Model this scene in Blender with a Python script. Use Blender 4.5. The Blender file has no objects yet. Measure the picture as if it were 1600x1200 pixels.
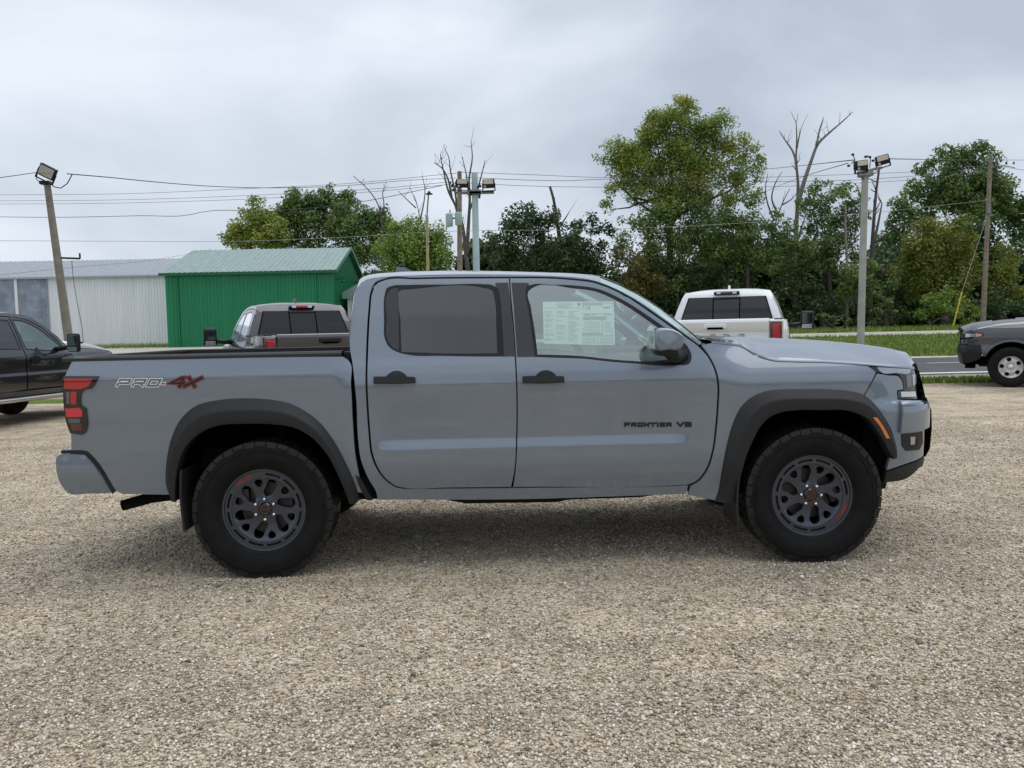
import bpy, bmesh, math, random
import numpy as np
from mathutils import Vector, Matrix
from mathutils.geometry import delaunay_2d_cdt

R = math.radians
SC = bpy.context.scene
COL = SC.collection
rng = np.random.default_rng(7)
random.seed(7)

# ------------------------------------------------------------------ camera
F_PX, CAM = 1280.0, np.array([1.3246, -5.5988, 1.4087])
YAW, PITCH, ROLL = 0.02622, 0.06645, R(1.2)
cfw = np.array([math.sin(YAW)*math.cos(PITCH), math.cos(YAW)*math.cos(PITCH), -math.sin(PITCH)])
crt = np.array([math.cos(YAW), -math.sin(YAW), 0.0])
cup = np.cross(crt, cfw)
crt, cup = crt*math.cos(ROLL)-cup*math.sin(ROLL), crt*math.sin(ROLL)+cup*math.cos(ROLL)
cam_d = bpy.data.cameras.new('camera')
cam_d.sensor_width = 36.0
cam_d.lens = 36.0*F_PX/1600.0
cam_d.clip_start, cam_d.clip_end = 0.05, 3000.0
cam_o = bpy.data.objects.new('camera', cam_d)
COL.objects.link(cam_o)
M = Matrix.Identity(4)
for i in range(3):
    M[i][0], M[i][1], M[i][2], M[i][3] = crt[i], cup[i], -cfw[i], CAM[i]
cam_o.matrix_world = M
SC.camera = cam_o

# ------------------------------------------------------------------ world: overcast sky
world = bpy.data.worlds.new('World')
SC.world = world
world.use_nodes = True
nt = world.node_tree
nt.nodes.clear()
SUN_EL, SUN_ROT = R(74), R(80)      # compass angle of the sun, seen from above
wo = nt.nodes.new('ShaderNodeOutputWorld')
bg = nt.nodes.new('ShaderNodeBackground'); bg.inputs[1].default_value = 0.1
sky = nt.nodes.new('ShaderNodeTexSky'); sky.sky_type = 'NISHITA'; sky.sun_disc = False
sky.sun_elevation = SUN_EL; sky.sun_rotation = SUN_ROT
tc = nt.nodes.new('ShaderNodeTexCoord')
mp_ = nt.nodes.new('ShaderNodeMapping'); mp_.inputs['Scale'].default_value = (1.0, 1.0, 1.9)
mp_.inputs['Location'].default_value = (0.35, 0.1, 0.2)
n1 = nt.nodes.new('ShaderNodeTexNoise'); n1.inputs['Scale'].default_value = 2.1
n1.inputs['Detail'].default_value = 7.0; n1.inputs['Roughness'].default_value = 0.46
n1.inputs['Distortion'].default_value = 0.35
cr = nt.nodes.new('ShaderNodeValToRGB')
cr.color_ramp.elements[0].position = 0.36; cr.color_ramp.elements[0].color = (0.305, 0.345, 0.405, 1)
cr.color_ramp.elements[1].position = 0.64; cr.color_ramp.elements[1].color = (0.530, 0.568, 0.625, 1)
mul = nt.nodes.new('ShaderNodeVectorMath'); mul.operation = 'SCALE'; mul.inputs['Scale'].default_value = 10.4
mix = nt.nodes.new('ShaderNodeMix'); mix.data_type = 'RGBA'; mix.inputs['Factor'].default_value = 0.95
nt.links.new(tc.outputs['Generated'], mp_.inputs['Vector'])
nt.links.new(mp_.outputs[0], n1.inputs['Vector'])
nt.links.new(n1.outputs['Fac'], cr.inputs[0])
nt.links.new(cr.outputs[0], mul.inputs[0])
nt.links.new(sky.outputs[0], mix.inputs[6])
nt.links.new(mul.outputs[0], mix.inputs[7])
nt.links.new(mix.outputs[2], bg.inputs[0])
nt.links.new(bg.outputs[0], wo.inputs[0])

sun_d = bpy.data.lights.new('sun', 'SUN'); sun_d.energy = 1.15; sun_d.angle = R(70); sun_d.color = (1.0, 0.975, 0.94)
sun_o = bpy.data.objects.new('sun', sun_d); COL.objects.link(sun_o)
sdir = Vector((math.sin(SUN_ROT)*math.cos(SUN_EL), math.cos(SUN_ROT)*math.cos(SUN_EL), math.sin(SUN_EL)))
sun_o.rotation_euler = sdir.to_track_quat('Z', 'Y').to_euler()

SC.view_settings.view_transform = 'Standard'
SC.view_settings.look = 'None'
SC.view_settings.exposure = 0.64
SC.view_settings.gamma = 1.0
SC.view_settings.use_curve_mapping = False
try:
    SC.cycles.max_bounces = 8; SC.cycles.transparent_max_bounces = 12
    SC.cycles.use_denoising = True
    SC.cycles.sample_clamp_indirect = 6.0
except Exception:
    pass

# ------------------------------------------------------------------ survey helpers (photo point -> place)
def proj(P):
    d = np.asarray(P, float)-CAM
    z = d@cfw
    return np.array([800+F_PX*(d@crt)/z, 600-F_PX*(d@cup)/z])
def ray(px, py):
    return cfw+crt*(px-800)/F_PX+cup*(600-py)/F_PX
def at(px, py, Y):
    """point on the vertical plane y = Y"""
    d = ray(px, py)
    return CAM+d*(Y-CAM[1])/d[1]
def sst(a, b, x):
    t = np.clip((np.asarray(x, float)-a)/(b-a), 0, 1)
    return t*t*(3-2*t)
def terrain(x, y):
    """height of the ground: level lot and road, a gentle rise behind"""
    y = np.asarray(y, float)
    return (0.52+0.33*sst(-12, 8, x))*sst(17, 58, y)+0.2*sst(58, 130, y)
def on_ground(px, py):
    d = ray(px, py)
    t = 3.0
    for _ in range(60):
        p = CAM+d*t
        t += (p[2]-float(terrain(p[0], p[1])))/max(-d[2], 0.02)*0.6
        t = max(t, 1.0)
    return CAM+d*t
def trace(pts, mp, guess=None):
    """photo points -> (u, v) of a surface mp(u, v)"""
    out = []
    for q in pts:
        px, py = q[0], q[1]
        if guess is None:
            p = at(px, py, -0.9); u, v = p[0], p[2]
        else:
            u, v = guess
        for _ in range(14):
            p0 = mp(u, v)
            r = proj(p0)-np.array([px, py])
            if abs(r).max() < 0.02: break
            e = 1e-4
            J = np.stack([(proj(mp(u+e, v))-proj(p0))/e, (proj(mp(u, v+e))-proj(p0))/e], 1)
            try:
                s = np.linalg.solve(J, r)
            except Exception:
                break
            s = np.clip(s, -0.12, 0.12)
            u, v = u-s[0], v-s[1]
        out.append((u, v)+tuple(q[2:3]))
    return out

# ------------------------------------------------------------------ tagging
def tag(o, label=None, cat=None, group=None, kind=None):
    if label: o['label'] = label
    if cat: o['category'] = cat
    if group: o['group'] = group
    if kind: o['kind'] = kind
    return o
def empty(name, loc=(0, 0, 0), rz=0.0, label=None, cat=None, group=None):
    o = bpy.data.objects.new(name, None)
    o.empty_display_size = 0.2
    COL.objects.link(o)
    o.location = loc; o.rotation_euler = (0, 0, rz)
    return tag(o, label, cat, group)
def copy_tree(o, parent=None):
    c = o.copy(); COL.objects.link(c)
    if parent is not None: c.parent = parent
    for ch in o.children: copy_tree(ch, c)
    return c

# ------------------------------------------------------------------ materials
def mat(name, color, rough=0.5, metal=0.0, coat=0.0, spec=0.5, coat_rough=0.03, **kw):
    m = bpy.data.materials.new(name); m.use_nodes = True
    b = m.node_tree.nodes['Principled BSDF']
    b.inputs['Base Color'].default_value = (*color, 1)
    b.inputs['Roughness'].default_value = rough
    b.inputs['Metallic'].default_value = metal
    b.inputs['Coat Weight'].default_value = coat
    b.inputs['Coat Roughness'].default_value = coat_rough
    b.inputs['Specular IOR Level'].default_value = spec
    for k, v in kw.items():
        b.inputs[k.replace('_', ' ')].default_value = v
    return m
def N(m, t, **kw):
    n = m.node_tree.nodes.new(t)
    for k, v in kw.items():
        if k in n.inputs: n.inputs[k].default_value = v
        else: setattr(n, k, v)
    return n
def L(m, a, b):
    m.node_tree.links.new(a, b)
def ramp(m, stops):
    n = m.node_tree.nodes.new('ShaderNodeValToRGB')
    e = n.color_ramp.elements
    while len(e) < len(stops): e.new(0.5)
    for i, (p, c) in enumerate(stops):
        e[i].position = p; e[i].color = (*c, 1)
    return n
def pmix(m, a, b, fac, mode='MIX'):
    n = m.node_tree.nodes.new('ShaderNodeMix'); n.data_type = 'RGBA'; n.blend_type = mode
    for s, v in ((n.inputs[0], fac), (n.inputs[6], a), (n.inputs[7], b)):
        if hasattr(v, 'links') or hasattr(v, 'is_linked'): L(m, v, s)
        elif isinstance(v, (tuple, list)): s.default_value = (*v, 1)
        else: s.default_value = v
    return n.outputs[2]
def bsdf(m): return m.node_tree.nodes['Principled BSDF']
def varied(name, color, rough, amt=0.25, scale=6.0, bump=0.0, bscale=60.0, **kw):
    """a plain material with uneven tone and roughness"""
    m = mat(name, color, rough, **kw)
    t = N(m, 'ShaderNodeTexCoord'); n = N(m, 'ShaderNodeTexNoise', Scale=scale, Detail=6.0, Roughness=0.6)
    L(m, t.outputs['Object'], n.inputs['Vector'])
    lo = tuple(c*(1-amt) for c in color); hi = tuple(min(1, c*(1+amt)) for c in color)
    r = ramp(m, [(0.3, lo), (0.7, hi)])
    L(m, n.outputs['Fac'], r.inputs[0]); L(m, r.outputs[0], bsdf(m).inputs['Base Color'])
    if bump:
        n2 = N(m, 'ShaderNodeTexNoise', Scale=bscale, Detail=4.0)
        L(m, t.outputs['Object'], n2.inputs['Vector'])
        b = N(m, 'ShaderNodeBump', Strength=bump, Distance=0.01)
        L(m, n2.outputs['Fac'], b.inputs['Height']); L(m, b.outputs[0], bsdf(m).inputs['Normal'])
    return m
def paint(name, color, flake=0.12, metal=0.25):
    m = mat(name, color, rough=0.36, metal=metal, coat=1.0, coat_rough=0.02, Coat_IOR=1.68)
    t = N(m, 'ShaderNodeTexCoord'); n = N(m, 'ShaderNodeTexNoise', Scale=900.0, Detail=1.0)
    L(m, t.outputs['Object'], n.inputs['Vector'])
    r = ramp(m, [(0.3, tuple(c*(1-flake) for c in color)), (0.7, tuple(min(1, c*(1+flake)) for c in color))])
    L(m, n.outputs['Fac'], r.inputs[0]); L(m, r.outputs[0], bsdf(m).inputs['Base Color'])
    # the faint waviness of real clear coat
    n2 = N(m, 'ShaderNodeTexNoise', Scale=2.4, Detail=2.0)
    L(m, t.outputs['Object'], n2.inputs['Vector'])
    b = N(m, 'ShaderNodeBump', Strength=0.05, Distance=0.02)
    L(m, n2.outputs['Fac'], b.inputs['Height']); L(m, b.outputs[0], bsdf(m).inputs['Coat Normal'])
    return m
def glass(name, tint, refl=1.0, rough=0.0, gtint=(1, 1, 1)):
    m = bpy.data.materials.new(name); m.use_nodes = True
    nt = m.node_tree; nt.nodes.clear()
    o = nt.nodes.new('ShaderNodeOutputMaterial')
    tr = nt.nodes.new('ShaderNodeBsdfTransparent'); tr.inputs[0].default_value = (*tint, 1)
    gl = nt.nodes.new('ShaderNodeBsdfGlossy'); gl.inputs['Roughness'].default_value = rough; gl.inputs['Color'].default_value = (*gtint, 1)
    ge = nt.nodes.new('ShaderNodeNewGeometry')
    dt = nt.nodes.new('ShaderNodeVectorMath'); dt.operation = 'DOT_PRODUCT'
    nt.links.new(ge.outputs['Normal'], dt.inputs[0]); nt.links.new(ge.outputs['Incoming'], dt.inputs[1])
    ab = nt.nodes.new('ShaderNodeMath'); ab.operation = 'ABSOLUTE'; nt.links.new(dt.outputs['Value'], ab.inputs[0])
    iv = nt.nodes.new('ShaderNodeMath'); iv.operation = 'SUBTRACT'; iv.inputs[0].default_value = 1.0; nt.links.new(ab.outputs[0], iv.inputs[1])
    pw = nt.nodes.new('ShaderNodeMath'); pw.operation = 'POWER'; pw.inputs[1].default_value = 5.0; nt.links.new(iv.outputs[0], pw.inputs[0])
    fr = nt.nodes.new('ShaderNodeMath'); fr.operation = 'MULTIPLY_ADD'; fr.inputs[1].default_value = 0.957; fr.inputs[2].default_value = 0.043; nt.links.new(pw.outputs[0], fr.inputs[0])
    ml = nt.nodes.new('ShaderNodeMath'); ml.operation = 'MULTIPLY'; ml.inputs[1].default_value = refl; ml.use_clamp = True
    mx = nt.nodes.new('ShaderNodeMixShader')
    nt.links.new(fr.outputs[0], ml.inputs[0]); nt.links.new(ml.outputs[0], mx.inputs[0])
    nt.links.new(tr.outputs[0], mx.inputs[1]); nt.links.new(gl.outputs[0], mx.inputs[2])
    nt.links.new(mx.outputs[0], o.inputs[0])
    return m

MT = {}
MT['paint'] = paint('blue_grey_paint', (0.172, 0.212, 0.264), metal=0.30)
MT['paint_black'] = paint('black_paint', (0.010, 0.010, 0.012), metal=0.1)
MT['paint_granite'] = paint('granite_paint', (0.040, 0.041, 0.049), metal=0.2)
MT['paint_slate'] = paint('slate_paint', (0.028, 0.032, 0.042), metal=0.1)
MT['paint_white'] = paint('white_paint', (0.80, 0.82, 0.83), flake=0.02, metal=0.0)
MT['plastic'] = varied('textured_black_plastic', (0.017, 0.0175, 0.019), 0.55, spec=.4, amt=0.12, scale=40, bump=0.15, bscale=900)
MT['trim'] = mat('satin_black_trim', (0.008, 0.008, 0.009), 0.4, spec=.35)
MT['gloss_black'] = mat('gloss_black', (0.008, 0.008, 0.009), 0.12, coat=0.6)
MT['applique'] = mat('charcoal_film', (0.036, 0.036, 0.042), 0.26)
MT['rubber'] = varied('tyre_rubber', (0.0075, 0.0075, 0.008), 0.68, amt=0.35, scale=14, spec=.22)
MT['rubber_dusty'] = varied('tyre_tread_rubber', (0.011, 0.011, 0.0112), 0.5, amt=0.5, scale=9, spec=.4)
MT['rim'] = mat('dark_gunmetal_alloy', (0.085, 0.094, 0.118), 0.30, metal=0.75)
MT['rim_dark'] = mat('rim_barrel', (0.012, 0.012, 0.014), 0.5, metal=0.3)
MT['steel'] = varied('cast_steel', (0.24, 0.23, 0.22), 0.4, amt=0.3, metal=0.8)
MT['chrome'] = mat('chrome', (0.75, 0.76, 0.78), 0.09, metal=1.0)
MT['silver'] = mat('silver_wheel_paint', (0.60, 0.60, 0.60), 0.32, metal=0.6)
MT['red_print'] = mat('red_print', (0.30, 0.030, 0.022), 0.4)
MT['cap_red'] = mat('cap_red', (0.15, 0.022, 0.016), 0.45)
MT['disc'] = varied('dark_brake_iron', (0.055, 0.053, 0.050), 0.5, amt=0.4, metal=0.6)
MT['white_print'] = mat('white_print', (0.78, 0.79, 0.80), 0.4)
MT['grey_print'] = mat('grey_print', (0.14, 0.16, 0.18), 0.4)
MT['black_print'] = mat('black_print', (0.012, 0.012, 0.013), 0.35)
MT['dark_void'] = mat('underbody_black', (0.004, 0.004, 0.004), 0.9, spec=0.0)
MT['under'] = varied('underbody_paint', (0.009, 0.009, 0.009), 0.75, amt=0.4, scale=8, spec=.2)
MT['red_lens'] = mat('red_lens', (0.42, 0.012, 0.018), 0.12, coat=1.0)
MT['red_lens_dark'] = mat('dark_red_lens', (0.10, 0.010, 0.012), 0.12, coat=1.0)
MT['red_lens_lit'] = mat('bright_red_lens', (0.62, 0.02, 0.03), 0.15, coat=1.0)
MT['smoke_lens'] = mat('smoked_lens', (0.10, 0.10, 0.11), 0.1, coat=1.0)
MT['clear_lens'] = mat('clear_lens', (0.42, 0.44, 0.47), 0.12, metal=0.75, coat=1.0)
MT['drl'] = mat('frosted_lamp', (.62, .63, .64), .25, coat=1.0)
MT['amber'] = mat('amber_lens', (0.72, 0.20, 0.012), 0.2, coat=1.0)
MT['glass_clear'] = glass('clear_side_glass', (0.82, 0.95, 0.90), 8.0, gtint=(.90, 1.0, .96))
MT['glass_dark'] = glass('privacy_glass', (0.09, 0.10, 0.105), 2.7)
MT['glass_rear'] = glass('tinted_rear_glass', (0.07, 0.08, 0.085), 1.5)
MT['interior'] = varied('cabin_plastic', (0.030, 0.030, 0.032), 0.65, amt=0.15)
MT['seat'] = varied('seat_cloth', (0.045, 0.046, 0.050), 0.8, amt=0.2, scale=30)
MT['paper'] = mat('window_sheet_paper', (0.86, 0.90, 0.87), 0.6)
MT['paper_ink'] = mat('pale_ink', (0.36, 0.42, 0.40), 0.6)
MT['paper_dark'] = mat('dark_ink', (0.05, 0.06, 0.06), 0.6)

# ------------------------------------------------------------------ mesh helpers
def mesh_obj(name, verts, faces, material, parent=None, smooth=False, normals=None):
    me = bpy.data.meshes.new(name)
    me.from_pydata([tuple(map(float, v)) for v in verts], [], [tuple(map(int, f)) for f in faces])
    if material is not None: me.materials.append(material)
    if smooth: me.polygons.foreach_set('use_smooth', [True]*len(me.polygons))
    me.update()
    if normals is not None:
        me.normals_split_custom_set_from_vertices([tuple(map(float, n)) for n in normals])
    o = bpy.data.objects.new(name, me); COL.objects.link(o)
    if parent is not None: o.parent = parent
    return o
def fast_mesh(name, V, faces_flat, nside, material, smooth=False):
    """big meshes from arrays; every face has nside corners"""
    me = bpy.data.meshes.new(name)
    nf = len(faces_flat)//nside
    me.vertices.add(len(V)); me.vertices.foreach_set('co', np.asarray(V, np.float32).ravel())
    me.loops.add(len(faces_flat)); me.loops.foreach_set('vertex_index', np.asarray(faces_flat, np.int32))
    me.polygons.add(nf)
    me.polygons.foreach_set('loop_start', np.arange(0, nf*nside, nside, dtype=np.int32))
    if smooth: me.polygons.foreach_set('use_smooth', np.ones(nf, bool))
    me.update(calc_edges=True); me.validate()
    if material is not None: me.materials.append(material)
    return me
def link(name, me, parent=None):
    o = bpy.data.objects.new(name, me); COL.objects.link(o)
    if parent is not None: o.parent = parent
    return o

class MB:
    """collects shapes into one mesh"""
    def __init__(s): s.v, s.f = [], []
    def add(s, V, F):
        b = len(s.v); s.v += [tuple(map(float, p)) for p in V]; s.f += [tuple(int(i)+b for i in q) for q in F]; return s
    def box(s, c, d, rot=None):
        V = [Vector((sx*d[0]/2, sy*d[1]/2, sz*d[2]/2)) for sx in (-1, 1) for sy in (-1, 1) for sz in (-1, 1)]
        if rot is not None: V = [rot@p for p in V]
        V = [(p.x+c[0], p.y+c[1], p.z+c[2]) for p in V]
        return s.add(V, [(0, 1, 3, 2), (4, 6, 7, 5), (0, 4, 5, 1), (2, 3, 7, 6), (0, 2, 6, 4), (1, 5, 7, 3)])
    def rbox(s, c, d, r=0.02, rot=None, seg=2):
        bm = bmesh.new(); bmesh.ops.create_cube(bm, size=1.0)
        for v in bm.verts: v.co = Vector((v.co.x*d[0], v.co.y*d[1], v.co.z*d[2]))
        bmesh.ops.bevel(bm, geom=list(bm.edges), offset=min(r, min(d)*0.49), segments=seg, profile=0.6, affect='EDGES')
        if rot is not None: bmesh.ops.transform(bm, matrix=rot.to_4x4(), verts=bm.verts)
        bm.verts.ensure_lookup_table()
        s.add([(v.co.x+c[0], v.co.y+c[1], v.co.z+c[2]) for v in bm.verts], [[v.index for v in f.verts] for f in bm.faces])
        bm.free(); return s
    def tube(s, pts, rad, n=8, cap=True):
        pts = [Vector(p) for p in pts]
        if not hasattr(rad, '__len__'): rad = [rad]*len(pts)
        V, F = [], []
        prev = None
        for i, p in enumerate(pts):
            d = (pts[min(i+1, len(pts)-1)]-pts[max(i-1, 0)]).normalized()
            if prev is None:
                a = d.orthogonal().normalized()
            else:
                a = (prev-d*prev.dot(d))
                a = a.normalized() if a.length > 1e-6 else d.orthogonal().normalized()
            prev = a; b = d.cross(a)
            for k in range(n):
                t = 2*math.pi*k/n
                V.append(p+(a*math.cos(t)+b*math.sin(t))*rad[i])
        for i in range(len(pts)-1):
            for k in range(n):
                F.append((i*n+k, i*n+(k+1) % n, (i+1)*n+(k+1) % n, (i+1)*n+k))
        if cap:
            F.append(tuple(range(n-1, -1, -1))); F.append(tuple((len(pts)-1)*n+k for k in range(n)))
        return s.add(V, F)
    def lathe_y(s, prof, n=48, c=(0, 0, 0), closed=False):
        """prof: (radius, y); turned about the y axis"""
        V, F = [], []
        m = len(prof)
        for k in range(n):
            t = 2*math.pi*k/n
            for r, y in prof: V.append((c[0]+r*math.cos(t), c[1]+y, c[2]+r*math.sin(t)))
        for k in range(n):
            for j in range(m if closed else m-1):
                a, b = k*m+j, k*m+(j+1) % m
                c2, d = ((k+1) % n)*m+(j+1) % m, ((k+1) % n)*m+j
                F.append((a, b, c2, d))
        return s.add(V, F)
    def lathe_z(s, prof, n=24, c=(0, 0, 0)):
        V, F = [], []
        m = len(prof)
        for k in range(n):
            t = 2*math.pi*k/n
            for r, z in prof: V.append((c[0]+r*math.cos(t), c[1]+r*math.sin(t), c[2]+z))
        for k in range(n):
            for j in range(m-1):
                F.append((k*m+j, ((k+1) % n)*m+j, ((k+1) % n)*m+j+1, k*m+j+1))
        return s.add(V, F)
    def grid(s, P):
        """P[i][j] points"""
        n, m = len(P), len(P[0])
        return s.add([p for row in P for p in row],
                     [(i*m+j, i*m+j+1, (i+1)*m+j+1, (i+1)*m+j) for i in range(n-1) for j in range(m-1)])
    def prism(s, poly, y0, y1, axis='y'):
        n = len(poly)
        if axis == 'y': A = [(p[0], y0, p[1]) for p in poly]; B = [(p[0], y1, p[1]) for p in poly]
        elif axis == 'x': A = [(y0, p[0], p[1]) for p in poly]; B = [(y1, p[0], p[1]) for p in poly]
        else: A = [(p[0], p[1], y0) for p in poly]; B = [(p[0], p[1], y1) for p in poly]
        return s.add(A+B, [tuple(range(n))]+[tuple(range(2*n-1, n-1, -1))]+[(i, i+n, (i+1) % n+n, (i+1) % n) for i in range(n)])
    def build(s, name, material, parent=None, smooth=False, angle=None, recalc=True):
        me = bpy.data.meshes.new(name)
        me.from_pydata(s.v, [], s.f)
        if recalc:
            bm = bmesh.new(); bm.from_mesh(me); bmesh.ops.recalc_face_normals(bm, faces=bm.faces); bm.to_mesh(me); bm.free()
        if material is not None: me.materials.append(material)
        if smooth or angle:
            me.polygons.foreach_set('use_smooth', [True]*len(me.polygons))
            if angle:
                me.set_sharp_from_angle(angle=R(angle))
        me.update()
        return link(name, me, parent)

def crom(pts, step=0.02, closed=True):
    """smooth curve through points; a third entry 1 marks a sharp corner"""
    n = len(pts)
    P = [np.array(p[:2], float) for p in pts]
    cor = [len(p) > 2 and p[2] == 1 for p in pts]
    out = []
    for i in range(n if closed else n-1):
        a, b = P[i], P[(i+1) % n]
        l = np.linalg.norm(b-a)
        if l < 1e-7: continue
        def tan(k, end):
            c0, c1, c2 = P[(k-1) % n], P[k % n], P[(k+1) % n]
            sharp = cor[k % n] or (not closed and k % n in (0, n-1))
            if sharp: return (b-a)/l
            l0, l1 = np.linalg.norm(c1-c0)+1e-9, np.linalg.norm(c2-c1)+1e-9
            t = (c1-c0)/l0*l1+(c2-c1)/l1*l0
            return t/(np.linalg.norm(t)+1e-9)
        m0, m1 = tan(i, 0)*l, tan(i+1, 1)*l
        k = max(1, int(math.ceil(l/step)))
        for j in range(k):
            t = j/k
            h = (2*t**3-3*t**2+1, t**3-2*t**2+t, -2*t**3+3*t**2, t**3-t**2)
            out.append(h[0]*a+h[1]*m0+h[2]*b+h[3]*m1)
    if not closed: out.append(P[-1])
    return np.array(out)
def resample(c, n):
    c = np.asarray(c); d = np.r_[0, np.cumsum(np.linalg.norm(np.diff(c, axis=0), axis=1))]
    t = np.linspace(0, d[-1], n)
    return np.stack([np.interp(t, d, c[:, k]) for k in range(c.shape[1])], 1)
def area2(p):
    x, y = p[:, 0], p[:, 1]
    return 0.5*np.sum(x*np.roll(y, -1)-np.roll(x, -1)*y)
def inset(p, d):
    """move a closed outline inwards by d"""
    s = 1 if area2(p) > 0 else -1
    e0 = p-np.roll(p, 1, 0); e1 = np.roll(p, -1, 0)-p
    e0 = e0/(np.linalg.norm(e0, axis=1, keepdims=True)+1e-12); e1 = e1/(np.linalg.norm(e1, axis=1, keepdims=True)+1e-12)
    n = np.stack([-(e0[:, 1]+e1[:, 1]), e0[:, 0]+e1[:, 0]], 1)*s
    ln = np.linalg.norm(n, axis=1, keepdims=True)+1e-12
    k = np.clip(2/ln, 1, 2.0)
    return p+n/ln*d*k
def inside(poly, pts):
    x, y = pts[:, 0], pts[:, 1]
    r = np.zeros(len(pts), bool)
    j = len(poly)-1
    for i in range(len(poly)):
        xi, yi = poly[i]; xj, yj = poly[j]
        if yi != yj:
            r ^= ((yi > y) != (yj > y)) & (x < (xj-xi)*(y-yi)/(yj-yi)+xi)
        j = i
    return r
def near_edge(poly, pts, d):
    r = np.zeros(len(pts), bool)
    for i in range(len(poly)):
        a, b = poly[i], poly[(i+1) % len(poly)]
        ab = b-a; l2 = ab@ab+1e-12
        t = np.clip(((pts-a)@ab)/l2, 0, 1)
        r |= np.linalg.norm(pts-(a+t[:, None]*ab), axis=1) < d
    return r
def surf(mp, uv, e=1e-3):
    u, v = uv[:, 0], uv[:, 1]
    p = mp(u, v)
    du = (mp(u+e, v)-mp(u-e, v)); dv = (mp(u, v+e)-mp(u, v-e))
    n = np.cross(du, dv); n /= (np.linalg.norm(n, axis=1, keepdims=True)+1e-12)
    return p, n
def panel(name, outline, mp, material, parent, holes=(), step=0.03, edge=0.005, drop=0.003, depth=0.025, off=0.0, vrows=None):
    """a pressed sheet: outline in (u, v), laid on the surface mp, with rounded edge and folded flange"""
    outline = np.asarray(outline, float); holes = [np.asarray(h, float) for h in holes]
    if area2(outline) < 0: outline = outline[::-1]
    holes = [h if area2(h) < 0 else h[::-1] for h in holes]
    loops = [outline]+holes
    ins = [inset(outline, edge)]+[inset(h, -edge) for h in holes]
    pts, edges = [], []
    def addloop(l, con):
        b = len(pts); pts.extend(map(tuple, l))
        if con: edges.extend((b+i, b+(i+1) % len(l)) for i in range(len(l)))
    for l in loops: addloop(l, True)
    nb = len(pts)
    for l in ins: addloop(l, False)
    lo, hi = outline.min(0), outline.max(0)
    if vrows is None:
        gx, gy = np.meshgrid(np.arange(lo[0]+step/2, hi[0], step), np.arange(lo[1]+step/2, hi[1], step))
        gy[:, 1::2] += step*0.5
    else:
        gx, gy = np.meshgrid(np.arange(lo[0]+step/2, hi[0], step), [v for v in vrows if lo[1] < v < hi[1]])
    g = np.stack([gx.ravel(), gy.ravel()], 1)
    k = inside(outline, g)
    for h in holes: k &= ~inside(h, g)
    g = g[k]
    for l in loops:
        if len(g): g = g[~near_edge(l, g, edge+(step*0.45 if vrows is None else 0.006))]
    pts.extend(map(tuple, g))
    rv, re, rf, ov, oe, of = delaunay_2d_cdt([Vector(p) for p in pts], edges, [], 0, 1e-7)
    V = np.array([tuple(v) for v in rv]); T = np.array([f for f in rf if len(f) == 3])
    c = V[T].mean(1)
    k = inside(outline, c)
    for h in holes: k &= ~inside(h, c)
    T = T[k]
    isb = np.array([any(i < nb for i in o) for o in ov])
    p, n = surf(mp, V)
    p = p+n*off
    p[isb] -= n[isb]*drop
    nn = n.copy()
    verts = list(p); norms = list(nn); faces = []
    a = V[T]; ar = (a[:, 1, 0]-a[:, 0, 0])*(a[:, 2, 1]-a[:, 0, 1])-(a[:, 2, 0]-a[:, 0, 0])*(a[:, 1, 1]-a[:, 0, 1])
    for t, s in zip(T, ar): faces.append(tuple(t) if s > 0 else tuple(t[::-1]))
    for li, l in enumerate(loops):
        lp, ln = surf(mp, l); top = lp+ln*(off-drop); bot = lp+ln*(off-drop-depth)
        m = len(l); b = len(verts)
        tang = np.roll(top, -1, 0)-np.roll(top, 1, 0); tang /= (np.linalg.norm(tang, axis=1, keepdims=True)+1e-12)
        on = np.cross(tang, ln)
        verts += list(top)+list(bot); norms += list(on)+list(on)
        for i in range(m):
            j = (i+1) % m
            faces.append((b+i, b+m+i, b+m+j, b+j))
    return mesh_obj(name, verts, faces, material, parent, smooth=True, normals=norms)

def stroke(paths, w, slant=0.0):
    """thick flat strokes (each path a polyline in 2-D) -> list of polygons"""
    polys = []
    for path in paths:
        P = [np.array(p, float) for p in path]
        Lr, Rr = [], []
        for i, p in enumerate(P):
            d0 = P[i]-P[i-1] if i > 0 else P[1]-P[0]
            d1 = P[i+1]-P[i] if i < len(P)-1 else P[i]-P[i-1]
            d0, d1 = d0/np.linalg.norm(d0), d1/np.linalg.norm(d1)
            n0, n1 = np.array([-d0[1], d0[0]]), np.array([-d1[1], d1[0]])
            m = n0+n1; m = m/(np.linalg.norm(m)+1e-9)
            k = 1/max(0.45, m@n0)
            e = np.zeros(2)
            if i == 0: e = -d1*w/2
            if i == len(P)-1: e = d0*w/2
            Lr.append(p+m*k*w/2+e); Rr.append(p-m*k*w/2+e)
        for i in range(len(P)-1):
            polys.append([Lr[i], Rr[i], Rr[i+1], Lr[i+1]])
    return polys
def text_mesh(body, size, bold=0.0):
    cu = bpy.data.curves.new('t', 'FONT'); cu.body = body; cu.size = size; cu.offset = bold
    cu.align_x = 'CENTER'; cu.align_y = 'CENTER'; cu.resolution_u = 3
    o = bpy.data.objects.new('t', cu); COL.objects.link(o)
    dg = bpy.context.evaluated_depsgraph_get(); dg.update()
    me = o.evaluated_get(dg).to_mesh()
    V = [tuple(v.co) for v in me.vertices]; Fc = [tuple(p.vertices) for p in me.polygons]
    o.evaluated_get(dg).to_mesh_clear()
    bpy.data.objects.remove(o); bpy.data.curves.remove(cu)
    return V, Fc
def offc(c, k): return [(p[0], p[1]+k) for p in c]

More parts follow.
